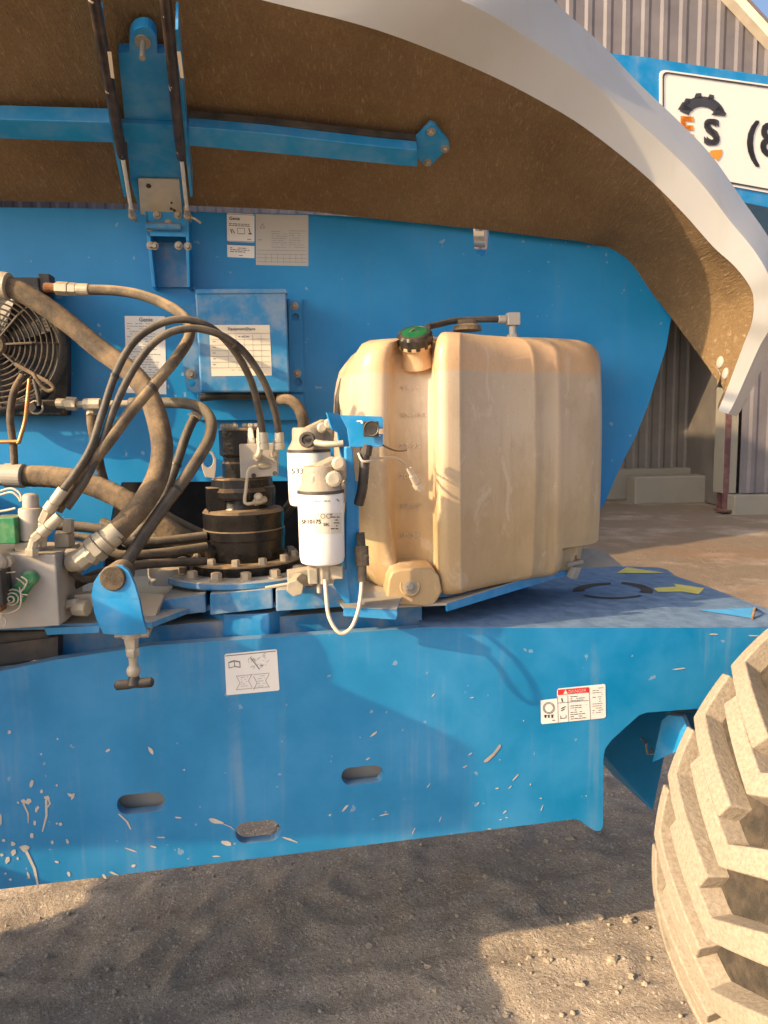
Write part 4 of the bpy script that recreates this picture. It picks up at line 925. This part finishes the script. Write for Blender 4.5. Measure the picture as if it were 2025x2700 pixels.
for k in range(16):
    x0, x1 = 789 + 112 * k / 16, 789 + 112 * (k + 1) / 16; band.append([(x0, 1352), (x1, 1352), (x1, 1406), (x0, 1406)])
obj('printed_band', flat(band, cp2), M['paperwarm'], f2)
cp2b = cylproj(c2, r2 * 1.0, .0014)
pr = scribble(820, 1318, 872, 1324, 1, 2, 0, .9) + [bar(888, 1316, 895, 1322, 2)] + scribble(872, 1352, 896, 1398, 6, 2.4, 0, .8)
for cx_ in (851, 867): pr += [bar(cx_ + 6 * math.cos(k * .6), 1361 + 6 * math.sin(k * .6), cx_ + 6 * math.cos(k * .6 + .6), 1361 + 6 * math.sin(k * .6 + .6), 1.2) for k in range(11)]
obj('fine_print', flat(pr, cp2b), M['ink'], f2, kind='stuff')
obj('lettering', text('SF10175', 794, 1381, 11, cp2b, 0, 1.0, .7), M['ink'], f2)
obj('lettering', text('SK', 852, 1387, 8, cp2b, 0, 1.3, .5), M['ink'], f2)
# cast mounting necks to the bracket
def neck(f, pts, d_, yaw, th): return slab('filter_neck', pts, d_, yaw, th, M['alu_head'], f, bevel=.006)
neck(f1, [(790, 1150), (812, 1125), (852, 1106), (884, 1108), (882, 1160), (840, 1180), (796, 1176)], 1.775, 14, .05)
neck(f2, [(806, 1248), (835, 1228), (880, 1206), (914, 1208), (916, 1262), (880, 1282), (815, 1290), (803, 1275)], 1.60, 14, .055)
for f, pts, d_ in ((f2, [(838, 1264, .017), (879, 1263, .017), (893, 1222, .014)], 1.585), (f1, [(850, 1128, .012), (868, 1118, .012)], 1.76)):
    for x, y, r_ in pts: obj('neck_plug', comb(lathe([(r_ * 1.1, 0), (r_ * 1.1, .004), (r_, .005), (r_, .012), (r_ * .7, .014)], D(x, y, d_ + .012), (.1, -1, .08), 14)), M['fitting'], f)
kn = D(812, 1160, 1.735)
obj('primer_knob', comb(lathe([(.019, 0), (.019, .012), (.017, .014), (.012, .014), (.011, .009), (0, .009)], kn, (-.1, -1, .1), 16), cyl(kn, kn + Vector((0, .05, 0)), .009, 12), box(kn + Vector((0, -.011, .001)), (.016, .006, .006), 20)), M['blackplastic'], f1)
obj('feed_tube', tube(smooth_path([D(828, 1165, 1.73), D(850, 1170, 1.71), D(880, 1171, 1.70), D(905, 1169, 1.70)]), .0075, 12), M['fitting'], f1, smooth=60)
# drain and water sensor
dz = D(852, 1520, 1.60)
obj('drain_sensor', comb(cyl(Vector((c2.x, c2.y, zb2 + .002)), Vector((c2.x, c2.y, zb2 - .045)), .020, 8), box(Vector((c2.x - .022, c2.y - .01, zb2 - .025)), (.02, .03, .035), 10), cyl(Vector((c2.x - .008, c2.y - .01, zb2 - .04)), Vector((c2.x - .008, c2.y - .01, zb2 - .066)), .006, 8), box(Vector((c2.x + .03, c2.y, zb2 - .02)), (.03, .02, .03), 0)), M['fitting'], f2, bevel=.002)
obj('sensor_cable', tube(smooth_path([D(857, 1530, 1.60), D(860, 1570, 1.575), D(866, 1620, 1.565), D(882, 1655, 1.56), D(902, 1670, 1.56), D(926, 1655, 1.565), D(943, 1615, 1.58), D(951, 1570, 1.60), D(954, 1530, 1.63)]), .0045, 10), M['wire'], f2, smooth=60)
obj('cable_connector', comb(cyl(D(955, 1535, 1.63), D(955, 1490, 1.64), .010, 10), cyl(D(955, 1492, 1.64), D(953, 1440, 1.65), .016, 8), cyl(D(953, 1442, 1.65), D(950, 1405, 1.66), .010, 10), ball(D(962, 1470, 1.64), .010)), M['hosetan'], f2, smooth=40)
# bracket: folded blue sheet
b1 = at(880, 1090, 1.70, 52)
slab('filter_bracket', [(862, 1088), (890, 1090), (916, 1110), (926, 1180), (922, 1290), (915, 1290), (905, 1230), (890, 1140), (875, 1130)], 1.70, 30, .006, M['blue_clean'], LIFT)
slab('filter_bracket', [(896, 1094), (1006, 1098), (1010, 1104), (1010, 1130), (998, 1131), (998, 1144), (1010, 1145), (1010, 1172), (1006, 1178), (922, 1179), (915, 1130)], 1.655, 6, .006, M['blue_clean'], LIFT, bevel=.001)
slab('filter_bracket', [(912, 1178), (930, 1178), (938, 1270), (944, 1280), (944, 1590), (920, 1592), (912, 1480), (914, 1290)], 1.66, 18, .02, M['blue_clean'], LIFT, bevel=.003)
slab('filter_bracket', [(898, 1500), (914, 1500), (920, 1560), (923, 1592), (910, 1590), (886, 1555), (878, 1540)], 1.65, 8, .006, M['blue_clean'], LIFT)
slab('bracket_rear_web', [(938, 1270), (946, 1272), (948, 1575), (940, 1590)], 1.665, 8, .05, M['blue_plate'], LIFT)
sw = D(978, 1131, 1.65)
obj('gauge', comb(lathe([(.018, 0), (.018, .010), (.0165, .012), (.014, .010), (.0, .009)], sw, (.1, -1, .05), 20), box(sw + Vector((0, -.004, 0)), (.034, .01, .034), 6), cyl(sw, sw + Vector((0, .05, 0)), .013, 12)), M['blackplastic'], LIFT, bevel=.001)
obj('bracket_ink', flat([[(940, 1109), (954, 1108), (958, 1116), (952, 1117), (950, 1112), (941, 1113)], [(996, 1145), (1004, 1148), (1003, 1151), (995, 1147)]], lambda x, y: P(x, y, at(896, 1094, 1.655, 6), .001)), M['paper'], LIFT)
obj('wire_loom', tube(smooth_path([D(966, 1180, 1.67), D(962, 1200, 1.67), D(960, 1240, 1.665), D(955, 1290, 1.665), D(945, 1330, 1.67)]), [.0115 * (1 + .06 * (i % 2)) for i in range(33)], 12), M['blackplastic'], LIFT, smooth=60)
obj('loom_cap', cyl(D(968, 1172, 1.67), D(964, 1200, 1.67), .0135, 12), M['blackplastic'], LIFT)
obj('thin_wire', tube(smooth_path([D(945, 1195, 1.66), D(955, 1215, 1.65), D(975, 1216, 1.66), D(1000, 1209, 1.70), D(1040, 1207, 1.76), D(1068, 1222, 1.80), D(1080, 1240, 1.82)]), .0030, 8), M['wire'], LIFT, smooth=60)
cn0, cn1 = D(1078, 1235, 1.82), D(1108, 1292, 1.84)
obj('wire_connector', comb(cyl(cn0, cn0.lerp(cn1, .35), .007, 8), cyl(cn0.lerp(cn1, .3), cn0.lerp(cn1, .68), .010, 8), box(cn0.lerp(cn1, .86), (.022, .016, .020), 0, (cn1 - cn0).to_track_quat('Z', 'Y').to_matrix())), M['wire'], LIFT, bevel=.001)
obj('thin_wire', tube(smooth_path([D(1010, 1174, 1.67), D(1030, 1184, 1.74), D(1050, 1189, 1.80), D(1072, 1187, 1.86)]), .0022, 6), M['blackplastic'], LIFT)
# sampling port left of the filter
pb = at(756, 1500, 1.70, 10)
obj('test_port', comb(prism(pp([(758, 1510), (820, 1500), (826, 1545), (760, 1550)], pb), -pb[1] * .04), cyl(P(792, 1530, pb, .0), P(776, 1536, pb, .035), .020, 8), cyl(P(778, 1535, pb, .03), P(774, 1538, pb, .055), .021, 6)), M['fitting'], LIFT, bevel=.002)
obj('test_line', tube(smooth_path([D(760, 1540, 1.66), D(740, 1543, 1.66), D(700, 1550, 1.66)]), .004, 8), M['fitting'], LIFT)

# ---------------------------------------------------------------- hoses
def hose(pts, rpx, mat, rib=0, seg=14, name='hose', n=8, label=None, ribpx=22):
    P3 = [D(*p) for p in pts]; path = smooth_path(P3, n); r = pxm(rpx, pts[len(pts) // 2][2])
    if rib:                                   # wire-wrapped hose: ridges every few centimetres
        dense = [path[0]]
        for a, b in zip(path[:-1], path[1:]):
            m_ = max(1, int((b - a).length / .0045)); dense += [a.lerp(b, (k + 1) / m_) for k in range(m_)]
        L = 0; rs = []
        for i, p in enumerate(dense):
            if i: L += (dense[i] - dense[i - 1]).length
            ph = (L / pxm(ribpx, 1.9)) % 1.0
            rs.append(r * (1 + rib * (1.0 if ph < .22 else 0.0)))
        path = dense; r = rs
    return obj(name, tube(path, r, seg), mat, LIFT, smooth=75, label=label)
def ferrule(h, a, b, rpx, mat='fitting', hexr=None):
    """crimped sleeve from a to b with a hex nut beyond"""
    A, B = D(*a), D(*b); r = pxm(rpx, a[2]); L = (B - A).length
    return obj('ferrule', lathe([(r * .96, 0), (r, .003), (r, L * .55), (r * .9, L * .57), (r * .9, L * .63), (r * 1.08, L * .65), (r * 1.08, L * .97), (r * .9, L)], A, B - A, 16), M[mat], h, smooth=30)
def nut(h, a, b, rpx, seg=6, mat='fitting'):
    A, B = D(*a), D(*b); r = pxm(rpx, a[2]); L = (B - A).length
    return obj('nut', lathe([(r * .92, 0), (r, .002), (r, L - .002), (r * .92, L)], A, B - A, seg), M[mat], h)
# A: upper return hose, then down to the valve block
hA = hose([(236, 764, 1.93), (300, 766, 1.92), (360, 775, 1.90), (420, 795, 1.87), (470, 822, 1.83), (498, 855, 1.79), (497, 893, 1.75), (468, 940, 1.71), (415, 1005, 1.67), (345, 1085, 1.64), (290, 1160, 1.61), (230, 1235, 1.595), (180, 1300, 1.59), (150, 1345, 1.585)], 14, M['hosetan'], label='dusty tan hose arching from the cooler down to the valve block')
nut(hA, (236, 764, 1.93), (203, 763, 1.93), 15, 16); nut(hA, (203, 763, 1.93), (182, 762, 1.93), 16); nut(hA, (182, 762, 1.93), (148, 760, 1.93), 17); nut(hA, (148, 760, 1.93), (118, 758, 1.93), 12, 12, 'rust')
# C: pair of slim hoses arching to the swing motor
hC1 = hose([(160, 1300, 1.56), (205, 1240, 1.575), (240, 1180, 1.59), (268, 1095, 1.61), (305, 985, 1.64), (350, 905, 1.66), (405, 862, 1.68), (462, 843, 1.69), (520, 848, 1.70), (575, 878, 1.72), (625, 935, 1.75), (662, 1005, 1.78), (682, 1080, 1.80), (694, 1150, 1.81)], 9.5, M['hose'], label='slim dark hose, outer of the pair arching to the swing motor')
hC2 = hose([(176, 1340, 1.57), (220, 1275, 1.585), (262, 1190, 1.60), (298, 1085, 1.62), (345, 985, 1.645), (395, 915, 1.66), (445, 878, 1.67), (500, 866, 1.68), (550, 872, 1.69), (600, 893, 1.705), (650, 935, 1.73), (695, 1005, 1.76), (724, 1080, 1.79), (736, 1150, 1.81)], 9.5, M['hose'], label='slim dark hose, inner of the pair arching to the swing motor')
for h, x, y in ((hC1, 694, 697), (hC2, 736, 738)):
    ferrule(h, (x, 1140, 1.81), (y, 1186, 1.81), 12)
# ends at the valve block
ferrule(hC1, (168, 1290, 1.56), (126, 1348, 1.555), 15); nut(hC1, (126, 1348, 1.555), (112, 1378, 1.555), 14); nut(hC1, (112, 1378, 1.555), (112, 1440, 1.56), 11, 12)
ferrule(hA, (158, 1362, 1.55), (108, 1408, 1.54), 15); nut(hA, (108, 1408, 1.54), (90, 1424, 1.538), 15); nut(hA, (92, 1422, 1.538), (84, 1450, 1.535), 13, 10); nut(hA, (84, 1446, 1.535), (84, 1466, 1.535), 17)
# B: fat hose sweeping down to the valve block's side port
hB = hose([(-40, 745, 1.90), (20, 755, 1.90), (70, 778, 1.90), (130, 815, 1.90), (200, 868, 1.90), (265, 922, 1.89), (325, 965, 1.87), (370, 1008, 1.84), (402, 1065, 1.81), (423, 1140, 1.77), (427, 1200, 1.74), (412, 1265, 1.70), (378, 1325, 1.66), (335, 1375, 1.63), (300, 1412, 1.61)], 26, M['hosethick'], rib=.018, seg=20, n=9, label='fat dusty hose curving down to the valve block side port', ribpx=11)
nut(hB, (25, 755, 1.895), (-40, 745, 1.895), 33, 24)
ferrule(hB, (312, 1398, 1.615), (262, 1440, 1.60), 31); nut(hB, (262, 1440, 1.60), (243, 1456, 1.595), 36); nut(hB, (243, 1456, 1.595), (228, 1472, 1.59), 31, 8)
# F: fat low hose
hF = hose([(60, 1255, 1.96), (130, 1257, 1.95), (200, 1266, 1.93), (270, 1290, 1.92), (340, 1325, 1.91), (410, 1372, 1.91), (470, 1415, 1.92), (540, 1450, 1.96)], 28, M['hosethick'], rib=.03, seg=20, label='fat wire-wrapped hose running low behind the valve block', ribpx=28)
nut(hF, (64, 1255, 1.95), (14, 1253, 1.95), 31, 24, 'alu'); nut(hF, (14, 1253, 1.95), (-40, 1252, 1.95), 27, 8, 'alu')
# D / E: hoses from the cooler tee
hD = hose([(345, 1062, 2.02), (420, 1062, 1.98), (490, 1064, 1.93), (533, 1078, 1.89), (556, 1110, 1.85), (552, 1155, 1.81), (528, 1200, 1.77), (490, 1258, 1.73), (440, 1325, 1.69), (390, 1395, 1.65), (345, 1465, 1.62), (318, 1510, 1.60)], 15, M['hose'], label='dark hose bending down past the lifting eye')
hE = hose([(528, 1082, 1.98), (508, 1110, 1.96), (490, 1150, 1.94), (470, 1210, 1.92), (450, 1265, 1.90), (425, 1320, 1.89), (380, 1385, 1.90), (330, 1440, 1.90)], 12, M['hose'], label='dark hose hanging behind the bent hose')
ferrule(hE, (528, 1082, 1.98), (512, 1102, 1.965), 14)
tee = D(243, 1066, 2.03)
hT = obj('tee_fitting', comb(cyl(D(150, 1063, 2.0), D(175, 1064, 2.0), .013, 12), cyl(D(175, 1064, 2.0), D(203, 1065, 2.0), .018, 6), cyl(D(203, 1066, 2.0), D(350, 1064, 2.02), .009, 10), cyl(D(222, 1066, 2.0), D(266, 1066, 2.0), .016, 8), cyl(tee, D(241, 1098, 2.0), .014, 8)), M['fitting'], LIFT, bevel=.001)
hose([(241, 1095, 2.0), (244, 1130, 2.0), (254, 1180, 2.01), (266, 1240, 2.04), (280, 1290, 2.06)], 12, M['hosethick'], rib=.05, name='hose', label='short ribbed hose hanging from the tee fitting', ribpx=9)
hose([(738, 1052, 2.12), (765, 1056, 2.10), (786, 1074, 2.09), (798, 1105, 2.08), (800, 1140, 2.09), (794, 1180, 2.12)], 14, M['hosethick'], rib=.04, label='ribbed conduit curving down right of the control box', ribpx=8)
# bundle on the turntable floor
for k, (pts, r_) in enumerate((([(150, 1385, 1.80), (260, 1395, 1.80), (330, 1425, 1.80), (420, 1428, 1.82), (545, 1413, 1.86)], 13), ([(200, 1440, 1.74), (320, 1464, 1.74), (430, 1458, 1.78), (545, 1442, 1.84)], 13), ([(190, 1545, 1.66), (270, 1510, 1.68), (380, 1488, 1.74), (545, 1480, 1.84)], 12),
                               ([(180, 1500, 1.62), (230, 1528, 1.63), (330, 1500, 1.72), (450, 1478, 1.80)], 9), ([(150, 1408, 1.86), (240, 1420, 1.85), (300, 1452, 1.80), (335, 1490, 1.76)], 10), ([(270, 1380, 2.0), (330, 1400, 1.98), (420, 1420, 1.95), (520, 1455, 1.95)], 16), ([(380, 1330, 2.02), (450, 1375, 1.99), (540, 1420, 1.98)], 20), ([(700, 1400, 2.05), (760, 1340, 2.05), (780, 1300, 2.07), (770, 1240, 2.1)], 14))):
    hose(pts, r_, M['hose'], label='dark hose lying on the turntable floor')

# ---------------------------------------------------------------- cooler and fan
FP = vplane(D(0, 910, 2.02), 8); fc = P(-8, 912, FP)
nF = FP[1]; ux = Vector((math.cos(R(8)), math.sin(R(8)), 0)); uz = Vector((0, 0, 1))
cooler = obj('oil_cooler', prism([P(-420, 735, FP, -.05), P(105, 735, FP, -.05), P(118, 775, FP, -.05), P(165, 870, FP, -.05), P(165, 1095, FP, -.05), P(-420, 1095, FP, -.05)], BK * .06), M['blackplastic'], LIFT, bevel=.004)
obj('cooler_tank', comb(prism([P(22, 733, FP, .01), P(104, 733, FP, .01), P(108, 772, FP, .01), P(22, 772, FP, .01)], BK * .08), box(P(118, 745, FP, -.02), (.03, .05, .045), 8)), M['steeldark'], cooler, bevel=.003)
def circ3(r, n=56, off=.0): return [fc + nF * off + ux * (r * math.cos(2 * math.pi * k / n)) + uz * (r * math.sin(2 * math.pi * k / n)) for k in range(n + 1)]
ro = pxm(158, 2.0)
shr = []
obj('fan_shroud', tube(circ3(ro, 56, .0), .016, 8, False), M['blackplastic'], cooler, smooth=60)
for k in range(9):
    r_ = pxm(38, 2.0) + (ro - pxm(38, 2.0)) * k / 9
    obj('grille_ring', tube(circ3(r_, 48, .022 + .012 * math.sin(k / 9 * 2.6)), .0026, 6, False), M['steeldark'], cooler, smooth=60)
for k in range(8):
    a = k * math.pi / 4 + .03; dvec = ux * math.cos(a) + uz * math.sin(a)
    obj('grille_spoke', tube([fc + nF * .03 + dvec * pxm(25, 2.0), fc + nF * .038 + dvec * ro * .6, fc + nF * .006 + dvec * ro * 1.04], .0034, 6), M['steeldark'], cooler)
obj('fan_hub', lathe([(pxm(34, 2), 0), (pxm(33, 2), .028), (pxm(26, 2), .036), (0, .037)], fc, nF, 28), M['hosethick'], cooler, smooth=40)
for k in range(7):
    a = k * 2 * math.pi / 7 + .2; e1 = ux * math.cos(a) + uz * math.sin(a); e2 = -ux * math.sin(a) + uz * math.cos(a)
    obj('fan_blade', ([fc + e1 * .03 - nF * .005, fc + e1 * .145 + e2 * .01 - nF * .004, fc + e1 * .15 + e2 * .07 - nF * .03, fc + e1 * .03 + e2 * .03 - nF * .03], [(0, 1, 2, 3)]), M['blackplastic'], cooler)
obj('hose_clamp', tube([P(108, 1075, FP, .04) + ux * (.017 * math.cos(k * .6)) + uz * (.017 * math.sin(k * .6)) for k in range(12)], .003, 8), M['fitting'], cooler)
obj('cooler_port', comb(cyl(P(118, 1072, FP, .02), P(160, 1070, FP, .0), .018, 8), cyl(P(98, 1075, FP, .05), P(98, 1075, FP, 0), .012, 10)), M['steeldark'], cooler)
hose([(60, 990, 1.97), (38, 1030, 1.95), (28, 1080, 1.94), (28, 1120, 1.94), (36, 1180, 1.94), (38, 1240, 1.95)], 9, M['hosethick'], label='thin cable conduit hanging in front of the fan')
hose([(40, 960, 1.97), (85, 985, 1.96), (130, 1010, 1.95), (142, 1025, 1.95), (125, 1030, 1.95), (100, 1005, 1.95), (88, 985, 1.955)], 5, M['hosethick'], name='cable', label='looped cable tied to the fan grille')
hose([(78, 1000, 1.95), (72, 1060, 1.94), (66, 1110, 1.94), (50, 1165, 1.93), (48, 1165, 1.93)], 5, M['copper'], name='cable', label='brown cable below the fan')
hose([(-60, 1166, 1.93), (0, 1165, 1.93), (50, 1164, 1.93)], 5, M['copper'], name='pipe', label='copper coloured pipe below the fan')
hose([(90, 1000, 1.95), (100, 1040, 1.95), (104, 1070, 1.95)], 6, M['hose'], name='cable', label='short cable below the fan grille')

# ---------------------------------------------------------------- main valve block
VB = at(146, 1463, 1.545, 4)
vblk = plate('valve_block', [(-260, 1452), (146, 1463), (157, 1650), (-260, 1676)], VB, .16, M['alu'], LIFT, bevel=.003, label='dusty aluminium valve block with coils and hose fittings')
def vbp(x, y, off=0): return P(x, y, VB, off)
c = vbp(62, 1440, -.05)
obj('solenoid', lathe([(.020, -.035), (.020, .005), (.026, .007), (.026, .070), (.0245, .075), (.0165, .077), (.0165, .098), (.0145, .104), (.009, .107), (0, .108)], c, (.02, 0, 1), 24), M['alu'], vblk, smooth=35)
obj('solenoid_coil', box(vbp(2, 1402, -.04), (.05, .06, .056), 4), M['pcb'], vblk, bevel=.002)
obj('port_block', box(vbp(48, 1450, -.045), (.036, .04, .022), 4), M['fitting'], vblk, bevel=.002)
obj('port_block', comb(box(vbp(126, 1443, -.10), (.032, .04, .03), 4), cyl(vbp(137, 1420, -.10), vbp(137, 1385, -.10), .013, 8)), M['fitting'], vblk, bevel=.002)
q0 = vbp(168, 1478, -.07)
obj('port_fitting', comb(cyl(q0, D(190, 1482, 1.60), .026, 6), cyl(D(186, 1482, 1.60), D(220, 1478, 1.59), .022, 16), cyl(D(206, 1482, 1.588), D(240, 1456, 1.592), .024, 8)), M['fitting'], vblk, bevel=.002)
obj('port_fitting', comb(cyl(vbp(168, 1600, -.06), D(196, 1602, 1.60), .022, 6), cyl(D(196, 1602, 1.60), D(232, 1603, 1.595), .019, 8), box(D(222, 1580, 1.62), (.04, .03, .03), 20)), M['fitting'], vblk, bevel=.003)
# wire-wound green coils on the face
for (x, y), (x2, y2), r_ in (((48, 1568), (82, 1522), .019),):
    a, b = vbp(x, y, .022), vbp(x2, y2, .016)
    obj('solenoid_coil', comb(lathe([(r_, -.022), (r_, 0), (r_ * .7, .004), (0, .005)], a, VB[1], 20), lathe([(r_ * .9, -.018), (r_ * .9, 0), (r_ * .6, .004), (0, .004)], b, VB[1], 20), box(a.lerp(b, .5) - VB[1] * .010, (.03, .02, .034), 0, Matrix.Rotation(R(4), 3, 'Z') @ Matrix.Rotation(R(36), 3, 'Y'))), M['pcb'], vblk, bevel=.002)
    obj('coil_winding', tube([a + VB[1] * (.004 + .0005 * k) + ux * ((r_ * (1 - k / 40)) * math.cos(k * .5)) + uz * ((r_ * (1 - k / 40)) * math.sin(k * .5)) for k in range(36)], .0017, 6), M['wire'], vblk)
rr = random.Random(9)
cw = [[(0, 1600), (30, 1607), (60, 1598), (75, 1575), (66, 1540)], [(0, 1560), (20, 1562), (40, 1560)], [(-20, 1500), (20, 1502), (55, 1501)], [(22, 1605), (18, 1630), (5, 1650), (-10, 1660)], [(20, 1610), (32, 1625), (28, 1640), (10, 1642), (0, 1620)], [(0, 1520), (10, 1530), (5, 1545), (-10, 1548)], [(10, 1480), (25, 1500), (15, 1530), (-5, 1525)], [(60, 1515), (80, 1535), (70, 1555), (88, 1560)], [(72, 1512), (90, 1522), (78, 1545)]]
for w_ in cw: obj('wire', tube(smooth_path([vbp(x, y, .028 + rr.uniform(0, .012)) for x, y in w_]), .0016, 6), M['wire'], vblk, smooth=60)
obj('solenoid_coil', comb(lathe([(.020, -.02), (.020, .01), (.013, .014), (0, .014)], vbp(14, 1474, .03), VB[1], 18), cyl(vbp(36, 1474, .02), vbp(36, 1474, .036), .012, 10)), M['alu_head'], vblk, bevel=.002)
obj('solenoid_coil', box(vbp(12, 1535, .035), (.04, .05, .075), 4), M['steeldark'], vblk, bevel=.003)
obj('solenoid_coil', box(vbp(0, 1580, .02), (.03, .03, .04), 4), M['rust'], vblk, bevel=.002)
for a_ in ([(0, 1295, 1.6), (30, 1288, 1.6), (52, 1300, 1.6), (58, 1320, 1.6)], [(0, 1305, 1.6), (30, 1298, 1.6), (48, 1310, 1.6), (54, 1322, 1.6)], [(-10, 1350, 1.58), (20, 1345, 1.58), (40, 1340, 1.58)]): hose(a_, 3, M['wire'], name='cable', label='thin pale cable at the solenoid')
# ---------------------------------------------------------------- floor lip, cleat plate, locking bracket
sl1 = at(118, 1655, 1.59, 4)
plate('floor_lip', [(116, 1656), (262, 1650), (262, 1668), (124, 1674)], sl1, .006, M['blue_clean'], LIFT)
obj('floor_gusset', prism([D(330, 1560, 1.72), D(432, 1568, 1.72), D(388, 1678, 1.60), D(300, 1680, 1.60)], (0, .01, -.006)), M['alu'], LIFT)
kb = at(298, 1522, 1.50, 4)
outl = [(262, 1512), (276, 1497), (298, 1491), (322, 1492), (340, 1505), (356, 1540), (368, 1580), (374, 1625), (384, 1660), (386, 1672), (268, 1676), (252, 1650), (244, 1610), (241, 1570), (247, 1535)]
sub = [(262, 1512), (276, 1497), (298, 1491), (322, 1492), (340, 1505), (356, 1540), (362, 1565), (241, 1570), (247, 1535)]
# upper flat with the pin hole, lower part folding back under
lb_ = obj('lock_bracket', prism(pp([(262, 1512), (276, 1497), (298, 1491), (322, 1492), (338, 1505), (354, 1540), (366, 1580), (243, 1580), (241, 1570), (247, 1535)], kb), -kb[1] * .012, [pp(circle(298, 1524, 29, 30, 20), kb)]), M['blue_clean'], LIFT, label='blue bent lock bracket with pin and tee handle')
rowsb = []
for f in (0, .2, .4, .6, .8, 1):
    yl = 1578 + f * 97; dz = .0 if f < .4 else .012 * ((f - .4) / .6) ** 1.6
    x0 = 243 + 25 * f ** 1.5; x1 = 366 + 19 * f
    rowsb.append([P(x0 + (x1 - x0) * k / 6, yl, kb, -dz + .010 * math.sin(math.pi * k / 6) * f) for k in range(7)])
V, F = grid(rowsb); V2 = [v - kb[1] * .010 for v in V]; nV = len(V)
obj('bracket_fold', (V + V2, F + [tuple(i + nV for i in reversed(q)) for q in F]), M['blue_clean'], lb_, smooth=60)
obj('lock_pin', lathe([(.0265, -.07), (.0265, .003), (.024, .006), (0, .007)], P(298, 1524, kb, 0), kb[1], 28), M['hosethick'], lb_, smooth=40)
def kz(y): return P(338, y, kb).z
pc = P(337, 1700, kb, -.03); pc0 = Vector((pc.x, pc.y, 0)); tl = Vector((.004, 0, 0))
obj('plunger', comb(lathe([(.020, kz(1690)), (.020, kz(1678))], pc0, (0, 0, 1), 12), lathe([(.0135, kz(1722)), (.0165, kz(1690))], pc0, (0, 0, 1), 4, R(40)), lathe([(.013, kz(1742)), (.0145, kz(1738)), (.0145, kz(1724)), (.013, kz(1720))], pc0, (0, 0, 1), 6), lathe([(.009, kz(1772)), (.009, kz(1740))], pc0, (0, 0, 1), 12), ball(pc0 + Vector((0, 0, kz(1782))), .015)), M['fitting'], lb_, smooth=35)
ha, hb_ = P(292, 1821, kb, -.03), P(396, 1811, kb, -.03)
obj('tee_handle', comb(lathe([(.006, 0), (.0105, .004), (.0105, .03), (.009, .04), (.009, .045), (.0105, .055), (.0105, (hb_ - ha).length - .004), (.006, (hb_ - ha).length)], ha, hb_ - ha, 14), lathe([(.016, kz(1815)), (.011, kz(1798)), (.008, kz(1788))], pc0, (0, 0, 1), 14)), M['blackplastic'], lb_, smooth=40)

# cable ties on the hoses
for h, a, b, r_ in ((hC1, (300, 996, 1.637), (304, 987, 1.640), 11.5), (hC2, (617, 907, 1.712), (625, 913, 1.716), 11.5), (hE, (466, 1222, 1.917), (463, 1230, 1.914), 14), (hD, (470, 1285, 1.714), (463, 1294, 1.709), 17), (hA, (406, 1016, 1.665), (398, 1025, 1.662), 16)):
    nut(h, a, b, r_, 14, 'capblack')
